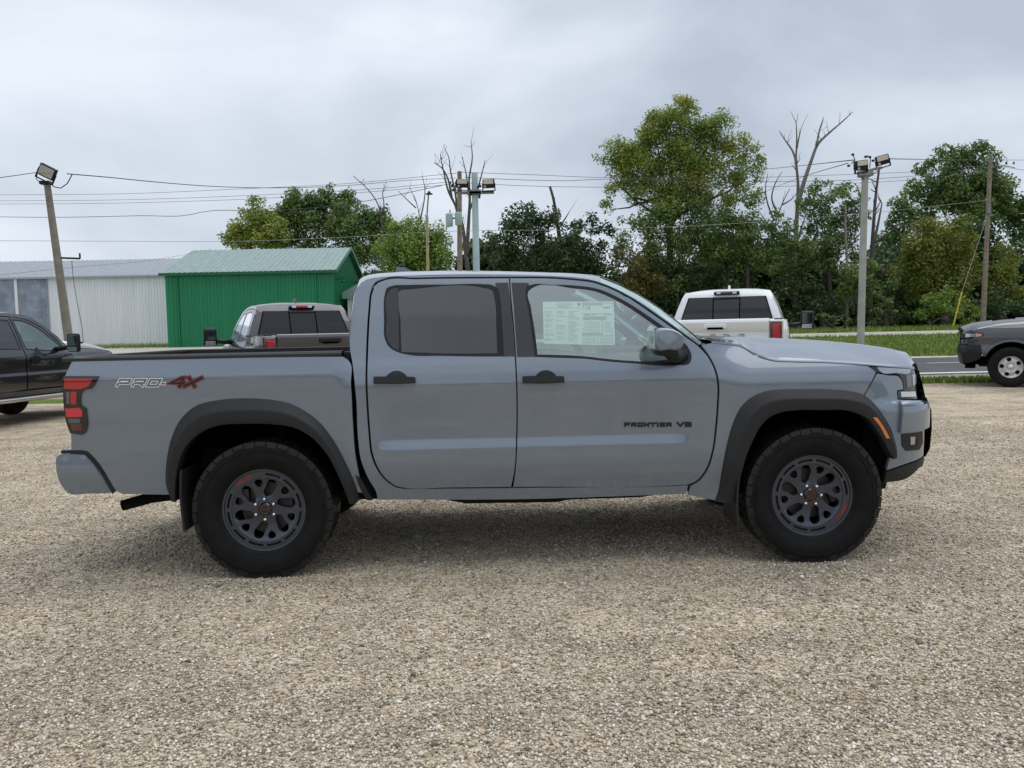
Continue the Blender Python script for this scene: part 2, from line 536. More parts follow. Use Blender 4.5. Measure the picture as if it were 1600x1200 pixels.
# ================================================================== the pickup in the foreground
# truck space = world space: x forward (rear axle 0, front axle 3.2), y across, z up; near side y < 0
ZZ = np.arange(0.2, 2.2, 0.002)
def table(pts, sig=0.008):
    z, s = zip(*pts)
    t = np.interp(ZZ, z, s)
    k = np.exp(-0.5*(np.arange(-30, 31)*0.002/sig)**2); k /= k.sum()
    return np.convolve(np.pad(t, 30, mode='edge'), k, 'valid')
T_step = table([(.40, .86), (.50, .885), (.56, .902), (.62, .914), (.68, .917), (.733, .9195), (.786, .8985), (.85, .901), (.95, .908),
                (1.05, .916), (1.10, .919), (1.16, .911), (1.21, .893), (1.26, .872), (1.50, .792), (1.70, .716), (1.80, .665), (1.9, .60)], .005)
T_flat = table([(.40, .86), (.50, .885), (.56, .902), (.62, .912), (.68, .917), (.75, .918), (.85, .916), (.95, .914),
                (1.05, .917), (1.10, .918), (1.16, .910), (1.21, .893), (1.26, .872), (1.50, .792), (1.70, .716), (1.80, .665), (1.9, .60)], .014)
T_bed = table([(.40, .87), (.55, .893), (.65, .903), (.80, .911), (1.0, .917), (1.165, .922), (1.19, .920), (1.29, .889), (1.4, .85)], .009)
T_fen = table([(.40, .87), (.6, .903), (.8, .913), (1.0, .917), (1.075, .916), (1.12, .906), (1.19, .866), (1.3, .79)], .014)
T_nose = table([(.36, .84), (.43, .885), (.50, .912), (.56, .922), (.66, .928), (.78, .930), (.88, .932), (.925, .922), (.95, .90), (1.10, .885), (1.16, .865), (1.25, .80)], .008)
def zt(tab, z): return np.interp(z, ZZ, tab)
PL = crom([(-1.300, .55), (-1.285, .74), (-1.255, .85), (-1.19, .902), (-1.05, .918), (-.85, .92), (0, .92, 1), (3.35, .92, 1), (3.52, .918), (3.66, .905), (3.77, .875), (3.87, .815), (3.945, .72), (3.995, .58), (4.03, .38), (4.045, .18), (4.05, 0)], .01, closed=False)
_d = np.r_[0, np.cumsum(np.linalg.norm(np.diff(PL, axis=0), axis=1))]
_u0 = np.interp(0.0, PL[:, 0][:int(len(PL)*.5)], _d[:int(len(PL)*.5)])
PU = _d-_u0
U_END = float(PU[-1])
_t = np.gradient(PL, PU, axis=0)
for c in range(2):
    k = np.hanning(9); k /= k.sum(); _t[:, c] = np.convolve(np.pad(_t[:, c], 4, mode='edge'), k, 'valid')
def prof(u, z):
    fade = sst(.62, .76, u)*(1-sst(2.34, 2.50, u))
    cab = zt(T_flat, z)*(1-fade)+zt(T_step, z)*fade
    w1 = sst(.40, .56, u); w2 = sst(2.55, 2.85, u); w3 = sst(3.42, 3.72, u)
    s = zt(T_bed, z)*(1-w1)+cab*w1
    s = s*(1-w2)+zt(T_fen, z)*w2
    return s*(1-w3)+zt(T_nose, z)*w3
def side(u, z):
    u = np.asarray(u, float); z = np.asarray(z, float)
    x = np.interp(u, PU, PL[:, 0]); s = np.interp(u, PU, PL[:, 1])
    tx = np.interp(u, PU, _t[:, 0]); ts = np.interp(u, PU, _t[:, 1])
    n = np.sqrt(tx*tx+ts*ts)+1e-9
    x = np.where(u > U_END, x+0*(u-U_END), x); s = np.where(u > U_END, s-(u-U_END), s)
    o = prof(u, z)-.92
    return np.stack(np.broadcast_arrays(x-ts/n*o, -(s+tx/n*o), z), -1)
def TR(pts, step=.02, closed=True): return crom(trace(pts, side), step, closed)

truck = empty('pickup_truck', (0, 0, 0), 0, 'blue-grey crew cab pickup with black wheel flares parked side-on in the foreground', 'pickup truck')
def mirrored(o):
    c = copy_tree(o, truck); c.scale = (1, -1, 1)
    return c

# ---- outlines measured off the photograph
fl_r_out = [(268, 779), (260, 757), (259.5, 735), (262, 712), (268, 686), (284, 653.5), (307, 634), (336, 626), (372, 622.6), (417.5, 624), (447, 629), (473, 640.5), (499, 660), (521.5, 689), (539.4, 722), (554, 754), (562, 780)]
fl_r_in = [(279, 780), (278.5, 757), (281.5, 731.5), (288, 709), (300.5, 689), (320, 673), (346, 663.5), (385, 661), (427, 661.6), (460, 666.5), (486, 679.5), (508.5, 702), (527, 731.5), (540, 761), (547, 783)]
fl_f_out = [(1117, 783), (1121.5, 770), (1128, 735), (1136.6, 692), (1146, 660), (1158, 636), (1175, 620.5), (1194.6, 612), (1219, 608.5), (1255, 608), (1298.5, 608.5), (1327.4, 611), (1349, 617), (1366, 631.4), (1380.6, 651), (1391.5, 670), (1397.5, 689), (1400, 703), (1397.5, 711)]
fl_f_in = [(1146, 784), (1149, 765), (1157, 730), (1164.4, 706), (1173, 687), (1185, 665), (1199.4, 651), (1216, 643.5), (1243, 640), (1279, 640), (1318, 640.6), (1337, 646), (1351.6, 654), (1363.7, 670), (1376, 689), (1384, 706), (1389.5, 715)]
def flare(outp, inp, name):
    a = resample(TR(outp, .02, False), 72); b = resample(TR(inp, .02, False), 72)
    ts = [(0, -.012), (.0, .006), (.03, .011), (.10, .017), (.25, .031), (.40, .046), (.44, .0485), (.50, .0490), (.75, .0485), (.95, .046), (.985, .043), (1.0, .036)]
    P = []
    for t, o in ts:
        q = a*(1-t)+b*t
        p, n = surf(side, q)
        P.append(p+n*o)
    q = b.copy(); c = b.mean(0)
    p, n = surf(side, b)
    for dn in (-.01, -.10, -.17):
        P.append(p+n*dn)
    for e in (0, -1):     # small return at the ends
        pass
    m = MB(); m.grid([[tuple(x) for x in row] for row in P])
    o = m.build(name, MT['plastic'], truck, angle=28)
    return o, a, b
flr, ra, rb = flare(fl_r_out, fl_r_in, 'wheel_flare')
flf, fa, fb = flare(fl_f_out, fl_f_in, 'wheel_flare')
for o in (flr, flf): mirrored(o)
mid_r, mid_f = ra*.55+rb*.45, fa*.55+fb*.45

# ---- bed side
tl = [(116, 557, 1), (103, 582), (100.5, 588, 1)]
bed_top = trace([(116, 557.5, 1), (300, 557.5), (536, 557, 1), (545.5, 564), (548, 601), (551, 660), (555, 712), (561, 744), (566, 770, 1)], side)
bed_low = trace([(190, 772, 1), (178, 765, 1), (150, 719), (137, 706, 1), (111, 704, 1), (110, 676), (104.5, 655), (101, 625), (100, 605), (101, 588), (104.5, 580)], side)
o1 = crom(bed_top, .02, False); o3 = crom(bed_low+[bed_top[0]], .02, False)
outline = np.vstack([o1, mid_r[::-1][2:-1], o3[:-1]])
bed_side = panel('bed_side', outline, side, MT['paint'], truck, step=.035, vrows=np.r_[np.arange(.50, 1.12, .03), np.arange(1.12, 1.32, .01)])
mirrored(bed_side)
# rail cap along the top of the bed side
zr = float(np.mean([q[1] for q in bed_top[:3]]))
def rail_prof(u):
    p = side(u, zr); s = -float(p[1]); x = float(p[0])
    return [(x, -s+.006, zr-.014), (x, -s-.006, zr-.010), (x, -s-.004, zr+.004), (x, -s+.012, zr+.015), (x, -s+.085, zr+.017), (x, -s+.095, zr+.010), (x, -s+.095, zr-.05)]
m = MB(); m.grid([rail_prof(u) for u in np.linspace(-1.10, .475, 40)])
rc = m.build('bed_rail_cap', MT['plastic'], truck, angle=40); mirrored(rc)
# inside of the bed
m = MB()
for sy in (-1, 1):
    m.grid([[(x, sy*.80, z) for z in (zr-.02, 1.15, 1.0, .93)] for x in np.linspace(-1.10, .48, 12)])
m.grid([[(x, y, .93) for y in np.linspace(-.8, .8, 9)] for x in np.linspace(-1.10, .48, 12)])
m.grid([[(.485, y, z) for y in np.linspace(-.80, .80, 9)] for z in (.93, 1.0, zr-.02)])
m.build('bed_liner', MT['plastic'], truck)
m = MB(); m.rbox((.49, 0, zr-.02), (.045, 1.62, .06), .01); m.build('bed_header', MT['plastic'], truck)
# tailgate
m = MB(); m.rbox((-1.045, 0, 1.0), (.075, 1.60, zr*2-2.03), .025, seg=3); tg = m.build('tailgate', MT['paint'], truck, angle=40)
m = MB(); m.rbox((-1.045, 0, zr+.003), (.080, 1.60, .028), .01); m.build('tailgate_cap', MT['plastic'], tg)
m = MB(); m.rbox((-1.088, 0, zr-.12), (.012, .26, .07), .01); m.build('tailgate_handle', MT['trim'], tg)

# ---- tail light
tlo = TR([(101, 588, 1), (155, 588, 1), (151.7, 595, 1), (145, 606), (130.6, 611), (128, 615), (127, 632, 1), (135.7, 638, 1), (136, 672), (134, 676), (111, 676.6, 1), (108, 669.5), (103.6, 655), (100.6, 632), (99.6, 610), (99.7, 591)], .01)
tail = panel('tail_light', tlo, side, MT['gloss_black'], truck, step=.02, off=.012, depth=.03, edge=.004)
def lens(name, pts, material, off=.0155, par=None, mpf=side, step=.018):
    o = crom(trace(pts, mpf), .008)
    return panel(name, o, mpf, material, par, step=step, edge=.003, drop=.002, depth=.006, off=off)
lens('red_lens', [(102.5, 592, 1), (147, 592, 1), (138, 604), (130.5, 606.6), (102, 607, 1)], MT['red_lens'], par=tail)
lens('centre_lens', [(112, 611.5, 1), (121.5, 611.5, 1), (121, 631.5, 1), (112.5, 631.5, 1)], MT['red_lens'], par=tail)
lens('smoked_lens', [(105, 612, 1), (110.5, 612, 1), (111, 631, 1), (105.5, 631, 1)], MT['smoke_lens'], par=tail)
lens('red_lens', [(103.5, 638, 1), (125.5, 636.8, 1), (130, 641.5), (129.8, 651, 1), (105.5, 651.3, 1)], MT['red_lens_lit'], par=tail)
lens('smoked_lens', [(107.5, 653.5, 1), (126.5, 653.5, 1), (126.5, 660.5, 1), (110, 660.5, 1)], MT['smoke_lens'], par=tail)
lens('dark_lens', [(112, 662, 1), (130, 662, 1), (129.5, 672, 1), (114, 672, 1)], MT['red_lens_dark'], par=tail)
mirrored(tail)

# ---- rear bumper
bo = TR([(84.5, 722), (84.6, 714), (92, 710), (109, 709), (133, 711, 1), (143, 722), (176, 771, 1), (140, 772), (104, 770), (91, 754), (86, 737)], .015)
def bump_map(u, z):
    p = side(u, z); p = np.array(p); p[..., 1] -= .012+.02*np.exp(-((np.asarray(z)-.66)/.10)**2); return p
bo = crom(trace([(86, 724), (86.5, 715), (93, 710.5), (109, 709.5), (131, 711, 1), (141, 722), (174, 771, 1), (140, 772), (104, 770), (92, 754), (87, 737)], bump_map), .015)
rbp = panel('rear_bumper', bo, bump_map, MT['paint'], truck, step=.03, edge=.012, drop=.008, depth=.06)
mirrored(rbp)
blk = crom(trace([(110, 703.5, 1), (137, 706), (150, 719), (181, 767, 1), (176, 772, 1), (142, 722), (132, 711, 1), (110, 709, 1)], side), .015)
bt = panel('bumper_end_trim', blk, side, MT['plastic'], truck, step=.03, off=.006); mirrored(bt)
m = MB(); m.rbox((-1.16, 0, .66), (.10, 1.50, .20), .03, seg=3); m.build('bumper_centre', MT['paint'], truck, angle=40)
m = MB(); m.rbox((-1.13, 0, .745), (.16, 1.5, .02), .006); m.build('bumper_step_pad', MT['plastic'], truck)

# ---- cab frame: rear pillar, roof rail, windscreen pillar, sill
fr_top = [(1096, 537), (1081, 527), (1043, 501), (1006, 475), (968, 453.5), (938, 440.5), (912, 435), (870, 431.5), (802, 429.5), (710, 429), (650, 430.5), (600, 433), (578, 436), (566, 440.5), (558.5, 450)]
fr_rear = [(551.5, 482), (548, 512), (547, 545), (551, 569), (556.5, 625), (559, 681), (564, 719), (576, 749), (588, 770), (590, 781, 1)]
fr_sill = [(802, 780.5), (1072, 772, 1), (1075.5, 758.5, 1), (1040, 760.3), (920, 761.8), (799, 763.0), (700, 764.0), (640, 764.3), (629, 764.0), (618.5, 761.7), (602, 750.8), (590, 735.8), (580, 712), (575.7, 678), (572, 625), (571, 576), (572.6, 531), (575.6, 482), (579, 455), (586.5, 440.5), (599, 435.2), (652, 433.2), (795, 431.8), (859, 432.2), (897, 434.7), (927, 438.6), (950.5, 446.5), (984, 463), (1029, 493), (1066.5, 519.5), (1092.5, 538.2, 1)]
cab = panel('cab_frame', TR(fr_top+fr_rear+fr_sill, .02), side, MT['paint'], truck, step=.03, edge=.004)
mirrored(cab)

# ---- doors
rd = [(795, 434.5, 1), (652, 436), (600, 438), (589, 443), (582, 456.5), (578.8, 482.5), (575.8, 531), (574.2, 576), (575.2, 625), (578.8, 677.5), (583, 711), (592.5, 734), (604, 749), (620.6, 760), (631, 762.2), (700, 762), (798.5, 761, 1), (803.4, 737.5), (806.2, 692.5), (807, 625), (805, 569), (801.5, 512.5), (797, 464)]
fd = [(796.8, 434.5, 1), (859, 435), (896, 437.5), (926, 441.5), (949, 449.5), (982.5, 466), (1027.5, 496), (1065, 522.5), (1091, 541), (1106, 557.5), (1117, 580), (1120.8, 599), (1120.3, 632.5), (1117.3, 670), (1112, 707.5), (1102.5, 734), (1089, 750.6), (1076, 757), (1060, 758.2), (802, 761, 1), (805.4, 737.5), (808.2, 692.5), (809, 625), (807, 569), (803.5, 512.5), (799, 464)]
rw_out = [(601.5, 458), (604, 450), (612, 446.5), (637, 445), (700, 444.2), (755, 443.7), (770, 445.3), (778, 452), (781, 464), (784, 500), (786, 530), (787.5, 557, 1), (740, 556.8), (690, 555.8), (637, 554), (620, 549.5), (607, 541), (601.5, 530), (600, 500)]
fw_out = [(821.5, 456), (823, 448), (830, 444.7), (860, 444.5), (896, 445.6), (934, 451), (971, 467), (1016, 495.5), (1057, 525.5), (1074, 540.5), (1081, 557), (1078, 567), (1058, 570.5), (990, 567.6), (945, 564), (915, 560.5), (875, 559), (836, 557.5, 1), (831.5, 525), (826, 487)]
VR = np.r_[np.arange(.50, .70, .02), np.arange(.70, .82, .005), np.arange(.82, 1.04, .025), np.arange(1.04, 1.30, .012), np.arange(1.30, 1.9, .03)]
rdo = TR(rd); fdo = TR(fd); rwo = TR(rw_out); fwo = TR(fw_out)
door_r = panel('rear_door', rdo, side, MT['paint'], truck, holes=[rwo], step=.03, edge=.004, vrows=VR)
door_f = panel('front_door', fdo, side, MT['paint'], truck, holes=[fwo], step=.03, edge=.004, vrows=VR)
# window trims and glass
rg = TR([(626.5, 452), (640, 450.8), (758, 449.2), (768, 452), (772.5, 466), (775.5, 512), (777, 551.5, 1), (705, 552), (627, 549.5, 1), (625.5, 500)], .015)
rq = TR([(605, 458), (611, 450.5), (622, 448.5, 1), (623, 500), (623.5, 547.5, 1), (613, 542), (605.5, 531), (604, 495)], .015)
panel('window_trim', rwo, side, MT['trim'], door_r, holes=[rg, rq], step=.03, off=-.003, edge=.002, drop=.001, depth=.015)
panel('quarter_trim', rq, side, MT['applique'], door_r, step=.03, off=-.004, edge=.003)
panel('window_glass', rg, side, MT['glass_dark'], door_r, step=.04, off=-.007, edge=.001, drop=0, depth=.004)
fg = TR([(827, 453), (832, 449.2), (896, 449.5), (932, 455), (968, 471), (1014, 501), (1044, 522.5), (1055, 532, 1), (1051, 560, 1), (1010, 564.5), (985, 563.5), (945, 560), (915, 556.5), (840, 553.5, 1), (836, 520), (830, 482)], .015)
sail = TR([(1057.5, 532.5, 1), (1069, 542), (1075.5, 556), (1073, 563.5), (1057, 566), (1030, 565.8, 1), (1053.8, 561.5, 1)], .01)
panel('window_trim', fwo, side, MT['trim'], door_f, holes=[fg, sail], step=.03, off=-.003, edge=.002, drop=.001, depth=.015)
panel('mirror_sail', sail, side, MT['plastic'], door_f, step=.03, off=.004, edge=.003)
panel('window_glass', fg, side, MT['glass_clear'], door_f, step=.04, off=-.007, edge=.001, drop=0, depth=.004)
# charcoal pillar film
def arc_between(curve, pa, pb):
    """the shorter stretch of a closed outline between the points nearest to two photo points"""
    q = np.array([proj(side(c[0], c[1])) for c in curve])
    i = int(np.argmin(np.hypot(*(q-np.array(pa)).T))); j = int(np.argmin(np.hypot(*(q-np.array(pb)).T))); n = len(curve)
    f = [(i+k) % n for k in range((j-i) % n+1)]; r = [(i-k) % n for k in range((i-j) % n+1)]
    return curve[f if len(f) <= len(r) else r]
bp1 = np.vstack([TR([(774, 442.2, 1), (793.8, 441.6, 1), (796.6, 464), (801.2, 512.5), (804.2, 557, 1)], .02, False), arc_between(rwo, (787.5, 557), (774, 447.5))])
bp2 = np.vstack([TR([(808, 558, 1), (805, 512.5), (801.2, 464), (799, 441.8, 1), (826, 442.2, 1)], .02, False), arc_between(fwo, (825, 446.2), (836, 557.5))])
panel('pillar_film', bp1, side, MT['applique'], door_r, step=.03, off=.0025, edge=.002, drop=.0015, depth=.003)
panel('pillar_film', bp2, side, MT['applique'], door_f, step=.03, off=.0025, edge=.002, drop=.0015, depth=.003)

def handle(par, x0, x1, yc, xd, keyhole):
    # recess rim, grip bar and its raised cover
    bowl = TR([(xd-20, yc+6), (xd, yc+16.5), (xd+20, yc+6), (xd+14, yc+1), (xd-14, yc+1)], .01)
    panel('handle_bowl', bowl, side, MT['paint'], par, step=.02, off=-.0005, edge=.012, drop=-.0025, depth=.004)
    dome = TR([(xd-18, yc-4, 1), (xd-12, yc-10.5), (xd-6, yc-13.8), (xd+6, yc-13.8), (xd+12, yc-10.5), (xd+18, yc-4, 1)], .008)
    panel('handle_cover', dome, side, MT['plastic'], par, step=.014, off=.012, edge=.006, drop=.006, depth=.014)
    bar = TR([(x0, yc-5.2, 1), (xd, yc-5.9), (x1-1, yc-5.0, 1), (x1, yc+4.0, 1), (xd, yc+5.4), (x0, yc+5.2, 1)], .01)
    h = panel('door_handle', bar, side, MT['plastic'], par, step=.014, off=.034, edge=.008, drop=.009, depth=.034)
    return h
handle(door_r, 584.5, 649.5, 594.5, 620, False)
handle(door_f, 816.5, 881.5, 593.5, 853, True)
panel('key_cylinder', TR([(833, 590.5), (836, 593.5), (833, 596.5), (830, 593.5)], .004), side, MT['gloss_black'], door_f, step=.01, off=.0295, edge=.001, drop=.001, depth=.003)

# ---- front wing
fen_top = trace([(1096.5, 539, 1), (1112, 536, 1), (1135, 538.5), (1159, 543), (1180, 555.5), (1204.5, 563.5), (1240, 566), (1285, 567), (1330, 569.5), (1357, 572, 1), (1369, 581.5, 1), (1352, 614, 1)], side)
fen_low = trace([(1122, 783, 1), (1075.5, 773.5, 1), (1079, 760, 1), (1091.5, 753), (1105.2, 735.8), (1114.8, 708.4), (1120.3, 670.4), (1123.2, 632.6), (1123.8, 598.6), (1119.8, 579), (1109, 556)], side)
mi = int(np.argmin([np.hypot(*(proj(side(q[0], q[1]))-np.array([1350, 628]))) for q in mid_f]))
outline = np.vstack([crom(fen_top, .02, False), mid_f[1:mi][::-1], crom(fen_low+[fen_top[0]], .02, False)[:-1]])
fender = panel('front_wing', outline, side, MT['paint'], truck, step=.03, edge=.004, vrows=np.r_[np.arange(.50, 1.02, .03), np.arange(1.02, 1.32, .01)])
mirrored(fender)

# ---- bonnet
seam = TR([(1112, 533), (1135, 535.5), (1159, 540), (1181, 552.5), (1205.5, 560.5), (1240, 563), (1285, 564), (1330, 566.5), (1390, 571), (1431, 575)], .03, False)
seam = resample(seam, 44)
crown_px = [(1145, 529.5), (1180, 530), (1232, 532), (1285, 535.5), (1337, 541), (1372, 545), (1400, 551), (1418, 560), (1430, 570)]
crown = np.array([at(a, b, -.33)[[0, 2]] for a, b in crown_px])
sp, sn = surf(side, seam)
rows = []
xs_front = 4.02
for i, p in enumerate(sp):
    t0 = i/(len(sp)-1)
    xc = 2.72+(xs_front-2.72)*t0
    xc = p[0]+(xc-p[0])*(.25+.75*t0**6)
    zc = np.interp(min(p[0]+.02, crown[-1, 0]), crown[:, 0], crown[:, 1])+.012
    row = []
    tt = np.r_[0, .004, .012, np.linspace(.03, 1, 22)]
    for t in tt:
        yy = p[1]*(1-t)
        q = min(1.0, t/.62)
        z = p[2]+(zc-p[2])*(1-(1-q)**2.1)
        ridge = .014*math.exp(-((t-.40)/.07)**2)-.012*sst(.46, .62, t)
        z += float(ridge)*(1-t0**8)*sst(0, .2, t0)
        if t == 0: z -= .010
        row.append((p[0]+(xc-p[0])*(1-(1-t)**2), yy, z))
    rows.append(row+[(a, -b, c) for a, b, c in row[-2::-1]])
m = MB(); m.grid(rows); m.build('hood', MT['paint'], truck, angle=50)
# bonnet front edge folded down
fe = rows[-1]
m = MB(); m.grid([fe, [(a+.010, b, c-.012) for a, b, c in fe], [(a+.002, b*.995, c-.05) for a, b, c in fe]]); m.build('hood_lip', MT['paint'], truck, angle=50)

# ---- nose: lamps, grille, bumper
hl = TR([(1358.5, 573, 1), (1395, 573.5), (1431, 577.5, 1), (1434, 598), (1435, 622.5, 1), (1404.3, 622.5, 1), (1404, 611.5, 1), (1414, 609.5, 1), (1412, 595), (1407.5, 587), (1390, 584), (1369, 580.5, 1)], .01)
head = panel('headlight', hl, side, MT['gloss_black'], truck, step=.02, off=-.004, edge=.003)
lens('chrome_reflector', [(1371, 573.5, 1), (1424, 577, 1), (1423, 581), (1400, 582.5), (1377, 581), (1373.5, 578)], MT['clear_lens'], .000, head)
lens('projector_lens', [(1416, 586, 1), (1424, 585, 1), (1424.5, 603, 1), (1418, 606, 1)], MT['smoke_lens'], .000, head)
lens('projector_lens', [(1426, 585, 1), (1431.5, 585, 1), (1432, 600, 1), (1427, 603, 1)], MT['clear_lens'], .000, head)
lens('daytime_lamp', [(1408, 612, 1), (1431, 611.5, 1), (1431.5, 619.5, 1), (1409, 620.3, 1)], MT['drl'], .001, head)
mirrored(head)
def uz(px, py): return trace([(px, py)], side)[0]
zb_t = uz(1432, 624.5)[1]; u_c = U_END+.0
bp = [(1352.5, 616, 1), (1371, 583.5, 1), (1389, 586.5), (1406, 589.5), (1410, 596), (1412, 608, 1), (1402, 610, 1), (1403, 624.3, 1), (1434, 625, 1)]
bpt = trace(bp, side)
uf = 4.16
bpt += [(uf, zb_t-.02, 1), (uf, .60, 1)]
bpl = trace([(1438, 716, 1), (1412, 726), (1385.5, 735, 1), (1391, 716, 1)], side)
outline = np.vstack([crom(bpt+bpl, .02, False), mid_f[mi:-1][::-1]])
fbump = panel('front_bumper', outline, side, MT['paint'], truck, step=.025, edge=.004)
def ledge(u, z):
    p = np.array(side(u, z)); return p
# the bumper corner stands proud: a shoulder that looks up at the sky and an upright facet below it
zs1, zs0 = uz(1420, 624.8)[1], uz(1420, 632.5)[1]
def shoulder_map(u, z):
    uu, zz = np.broadcast_arrays(np.atleast_1d(np.asarray(u, float)), np.atleast_1d(np.asarray(z, float)))
    p, n = surf(side, np.stack([uu, zz], 1))
    r = p+n*(.004+.022*np.clip((zs1-zz)/(zs1-zs0), 0, 1))[:, None]
    return r[0] if np.ndim(u) == 0 else r
sh = crom(trace([(1405.5, 624.8, 1), (1432, 625.3, 1), (1439, 631.5, 1), (1411, 634, 1)], shoulder_map), .01)
panel('bumper_shoulder', sh, shoulder_map, MT['paint'], fbump, step=.02, edge=.003, drop=.002, depth=.01)
fc = trace([(1406, 627, 1), (1411.5, 634.8, 1), (1439.5, 632.3, 1)], shoulder_map)+[(4.16, zs0-.01, 1), (4.16, uz(1425, 672)[1], 1)]+trace([(1438, 672.5, 1), (1408.5, 676.5, 1)], shoulder_map)
panel('bumper_facet', crom(fc, .015), shoulder_map, MT['paint'], fbump, step=.02, edge=.004, drop=.003, depth=.02)
fogo = TR([(1407.8, 678, 1), (1441, 673.5, 1), (1441, 692, 1), (1436, 702.5, 1), (1415, 704.5, 1), (1408.5, 697, 1)], .01)
fog = panel('fog_lamp_bezel', fogo, side, MT['plastic'], fbump, step=.02, off=.005, edge=.004)
lens('fog_lamp', [(1421, 682.5, 1), (1428.5, 682, 1), (1427.5, 694, 1), (1421.3, 695, 1)], MT['clear_lens'], .010, fbump)
lens('bezel_recess', [(1431, 683.5, 1), (1439.5, 681, 1), (1439, 695, 1), (1421, 699.5, 1), (1421, 696.5, 1), (1430, 695, 1)], MT['trim'], .0075, fbump)
mirrored(fbump)
# black lower valance and skid plate
zsk = bpl[0][1]
vo = [tuple(q) for q in trace([(1385, 737, 1), (1412, 728), (1438, 718, 1)], side)]
vo += [(U_END, zsk+.0, 1), (U_END, zsk-.09, 1), (uf, zsk-.10)]
vo += [tuple(q) for q in trace([(1438, 728), (1413, 748.5), (1380, 753.5, 1)], side)]
val = panel('lower_valance', crom(vo, .02), side, MT['plastic'], truck, step=.03, off=.006, depth=.06); mirrored(val)
# centre of the nose
m = MB()
us = np.linspace(4.13, U_END, 16)
def nose_row(z, o):
    p, n = surf(side, np.stack([us, np.full_like(us, z)], 1)); p = p+n*o
    r = [tuple(q) for q in p]
    return r+[(a, -b, c) for a, b, c in r[-2::-1]]
m.grid([nose_row(z, o) for z, o in ((zb_t-.02, -.02), (zb_t-.02, .034), (.86, .050), (.74, .056), (.62, .050), (zsk-.02, .030), (zsk-.02, -.03))])
m.build('bumper_centre_guard', MT['plastic'], truck, angle=35)
m = MB()
us = np.linspace(3.995, U_END, 16)
m.grid([nose_row(z, o) for z, o in ((1.155, -.03), (1.150, .012), (1.05, .020), (zb_t-.02, .016), (zb_t-.02, -.03))])
gr = m.build('grille', MT['gloss_black'], truck, angle=35)
m = MB()
for z in (.99, 1.04, 1.09):
    us = np.linspace(4.12, U_END, 12)
    m.grid([nose_row(z+d, o) for d, o in ((-.008, .014), (-.006, .024), (.006, .024), (.008, .014))])
m.build('grille_bar', MT['trim'], gr)
# amber marker in the flare
def flare_map(u, z):
    p, n = surf(side, np.stack(np.broadcast_arrays(np.atleast_1d(np.asarray(u, float)), np.atleast_1d(np.asarray(z, float))), 1))
    r = p+n*.049
    return r[0] if np.ndim(u) == 0 else r
am = panel('side_marker', crom(trace([(1363.5, 652, 1), (1371, 652, 1), (1382, 668), (1391, 685, 1), (1385, 685.3, 1), (1376, 668)], flare_map), .01), flare_map, MT['amber'], truck, step=.02, edge=.003, off=.002, depth=.01)
mirrored(am)

# ---- roof, glass front and back
edge = resample(TR(fr_top[5:][::-1], .02, False), 40)      # rear -> front
ep, en = surf(side, edge)
rcrown = np.array([at(a, b, -.30)[[0, 2]] for a, b in [(562.5, 437.5), (572, 431), (589, 427), (634, 424.4), (709, 423), (802.5, 424.6), (877.5, 427), (915, 430), (941, 436)]])
rows = []
for i, p in enumerate(ep):
    zc = float(np.interp(p[0]-.02, rcrown[:, 0], rcrown[:, 1]))
    zc = max(zc, p[2]+.012)
    row = []
    for t in np.r_[0, .01, .03, .06, np.linspace(.1, 1, 16)]:
        h = 1-(1-min(1, t/.75))**2.6
        row.append((p[0]+(.05 if i > 34 else 0)*(i-34)/5*(1-(1-t)**2)-(.03*(1-(1-t)**2) if i < 3 else 0), p[1]*(1-t), p[2]+(zc-p[2])*h))
    rows.append(row+[(a, -b, c) for a, b, c in row[-2::-1]])
roof_front = np.array(rows[-1][:20]); roof_edge = ep[-1]
m = MB(); m.grid(rows); roof = m.build('roof', MT['paint'], truck, angle=60)
m = MB()
fx = at(620, 417, 0.0); b0 = at(650, 424, 0.0)
poly = [(fx[0]-.01, fx[2]-.05), (fx[0], fx[2]), (fx[0]+.05, fx[2]-.004), (b0[0]-.01, b0[2]-.004), (b0[0]+.03, b0[2]-.05)]
m.prism(poly, -.02, .02); m.build('antenna_fin', MT['paint'], roof)
pil = resample(TR(fr_top[:6], .02, False), 24)              # cowl -> roof
pp, pn = surf(side, pil)
rows = []
for i, p in enumerate(pp):
    t0 = i/23
    row = []
    for j, t in enumerate(np.r_[0, .01, .03, .06, np.linspace(.1, 1, 16)]):
        k = 1-(1-t)**2.0
        d = roof_front[j]-roof_edge
        row.append((p[0]+.16*k*(1-t0)+d[0]*t0+.03*k*math.sin(math.pi*t0)-.004*(1-t0), p[1]*(1-t), p[2]+.012*k*(1-t0)+d[2]*t0+.012*k*math.sin(math.pi*t0)))
    rows.append(row+[(a, -b, c) for a, b, c in row[-2::-1]])
m = MB(); m.grid(rows); m.build('windshield', MT['glass_clear'], truck, smooth=True)
m = MB(); m.grid([[(a, b, c-.004) for a, b, c in rows[0]], [(a+.16-.07*abs(b), b*.98, c-.03) for a, b, c in rows[0]], [(a+.18, b*.98, c-.12) for a, b, c in rows[0]]]); m.build('cowl', MT['trim'], truck)
rear = resample(TR(fr_top[-2:]+fr_rear[:-1], .02, False), 30)
rp, rn = surf(side, rear)
rows = []
for p in rp:
    row = []
    for t in np.r_[0, .03, .07, np.linspace(.12, 1, 10)]:
        row.append((p[0]-.035*(1-(1-min(1, t/.3))**2), p[1]*(1-t), p[2]))
    rows.append(row+[(a, -b, c) for a, b, c in row[-2::-1]])
m = MB(); m.grid(rows); m.build('cab_back', MT['paint'], truck, angle=50)
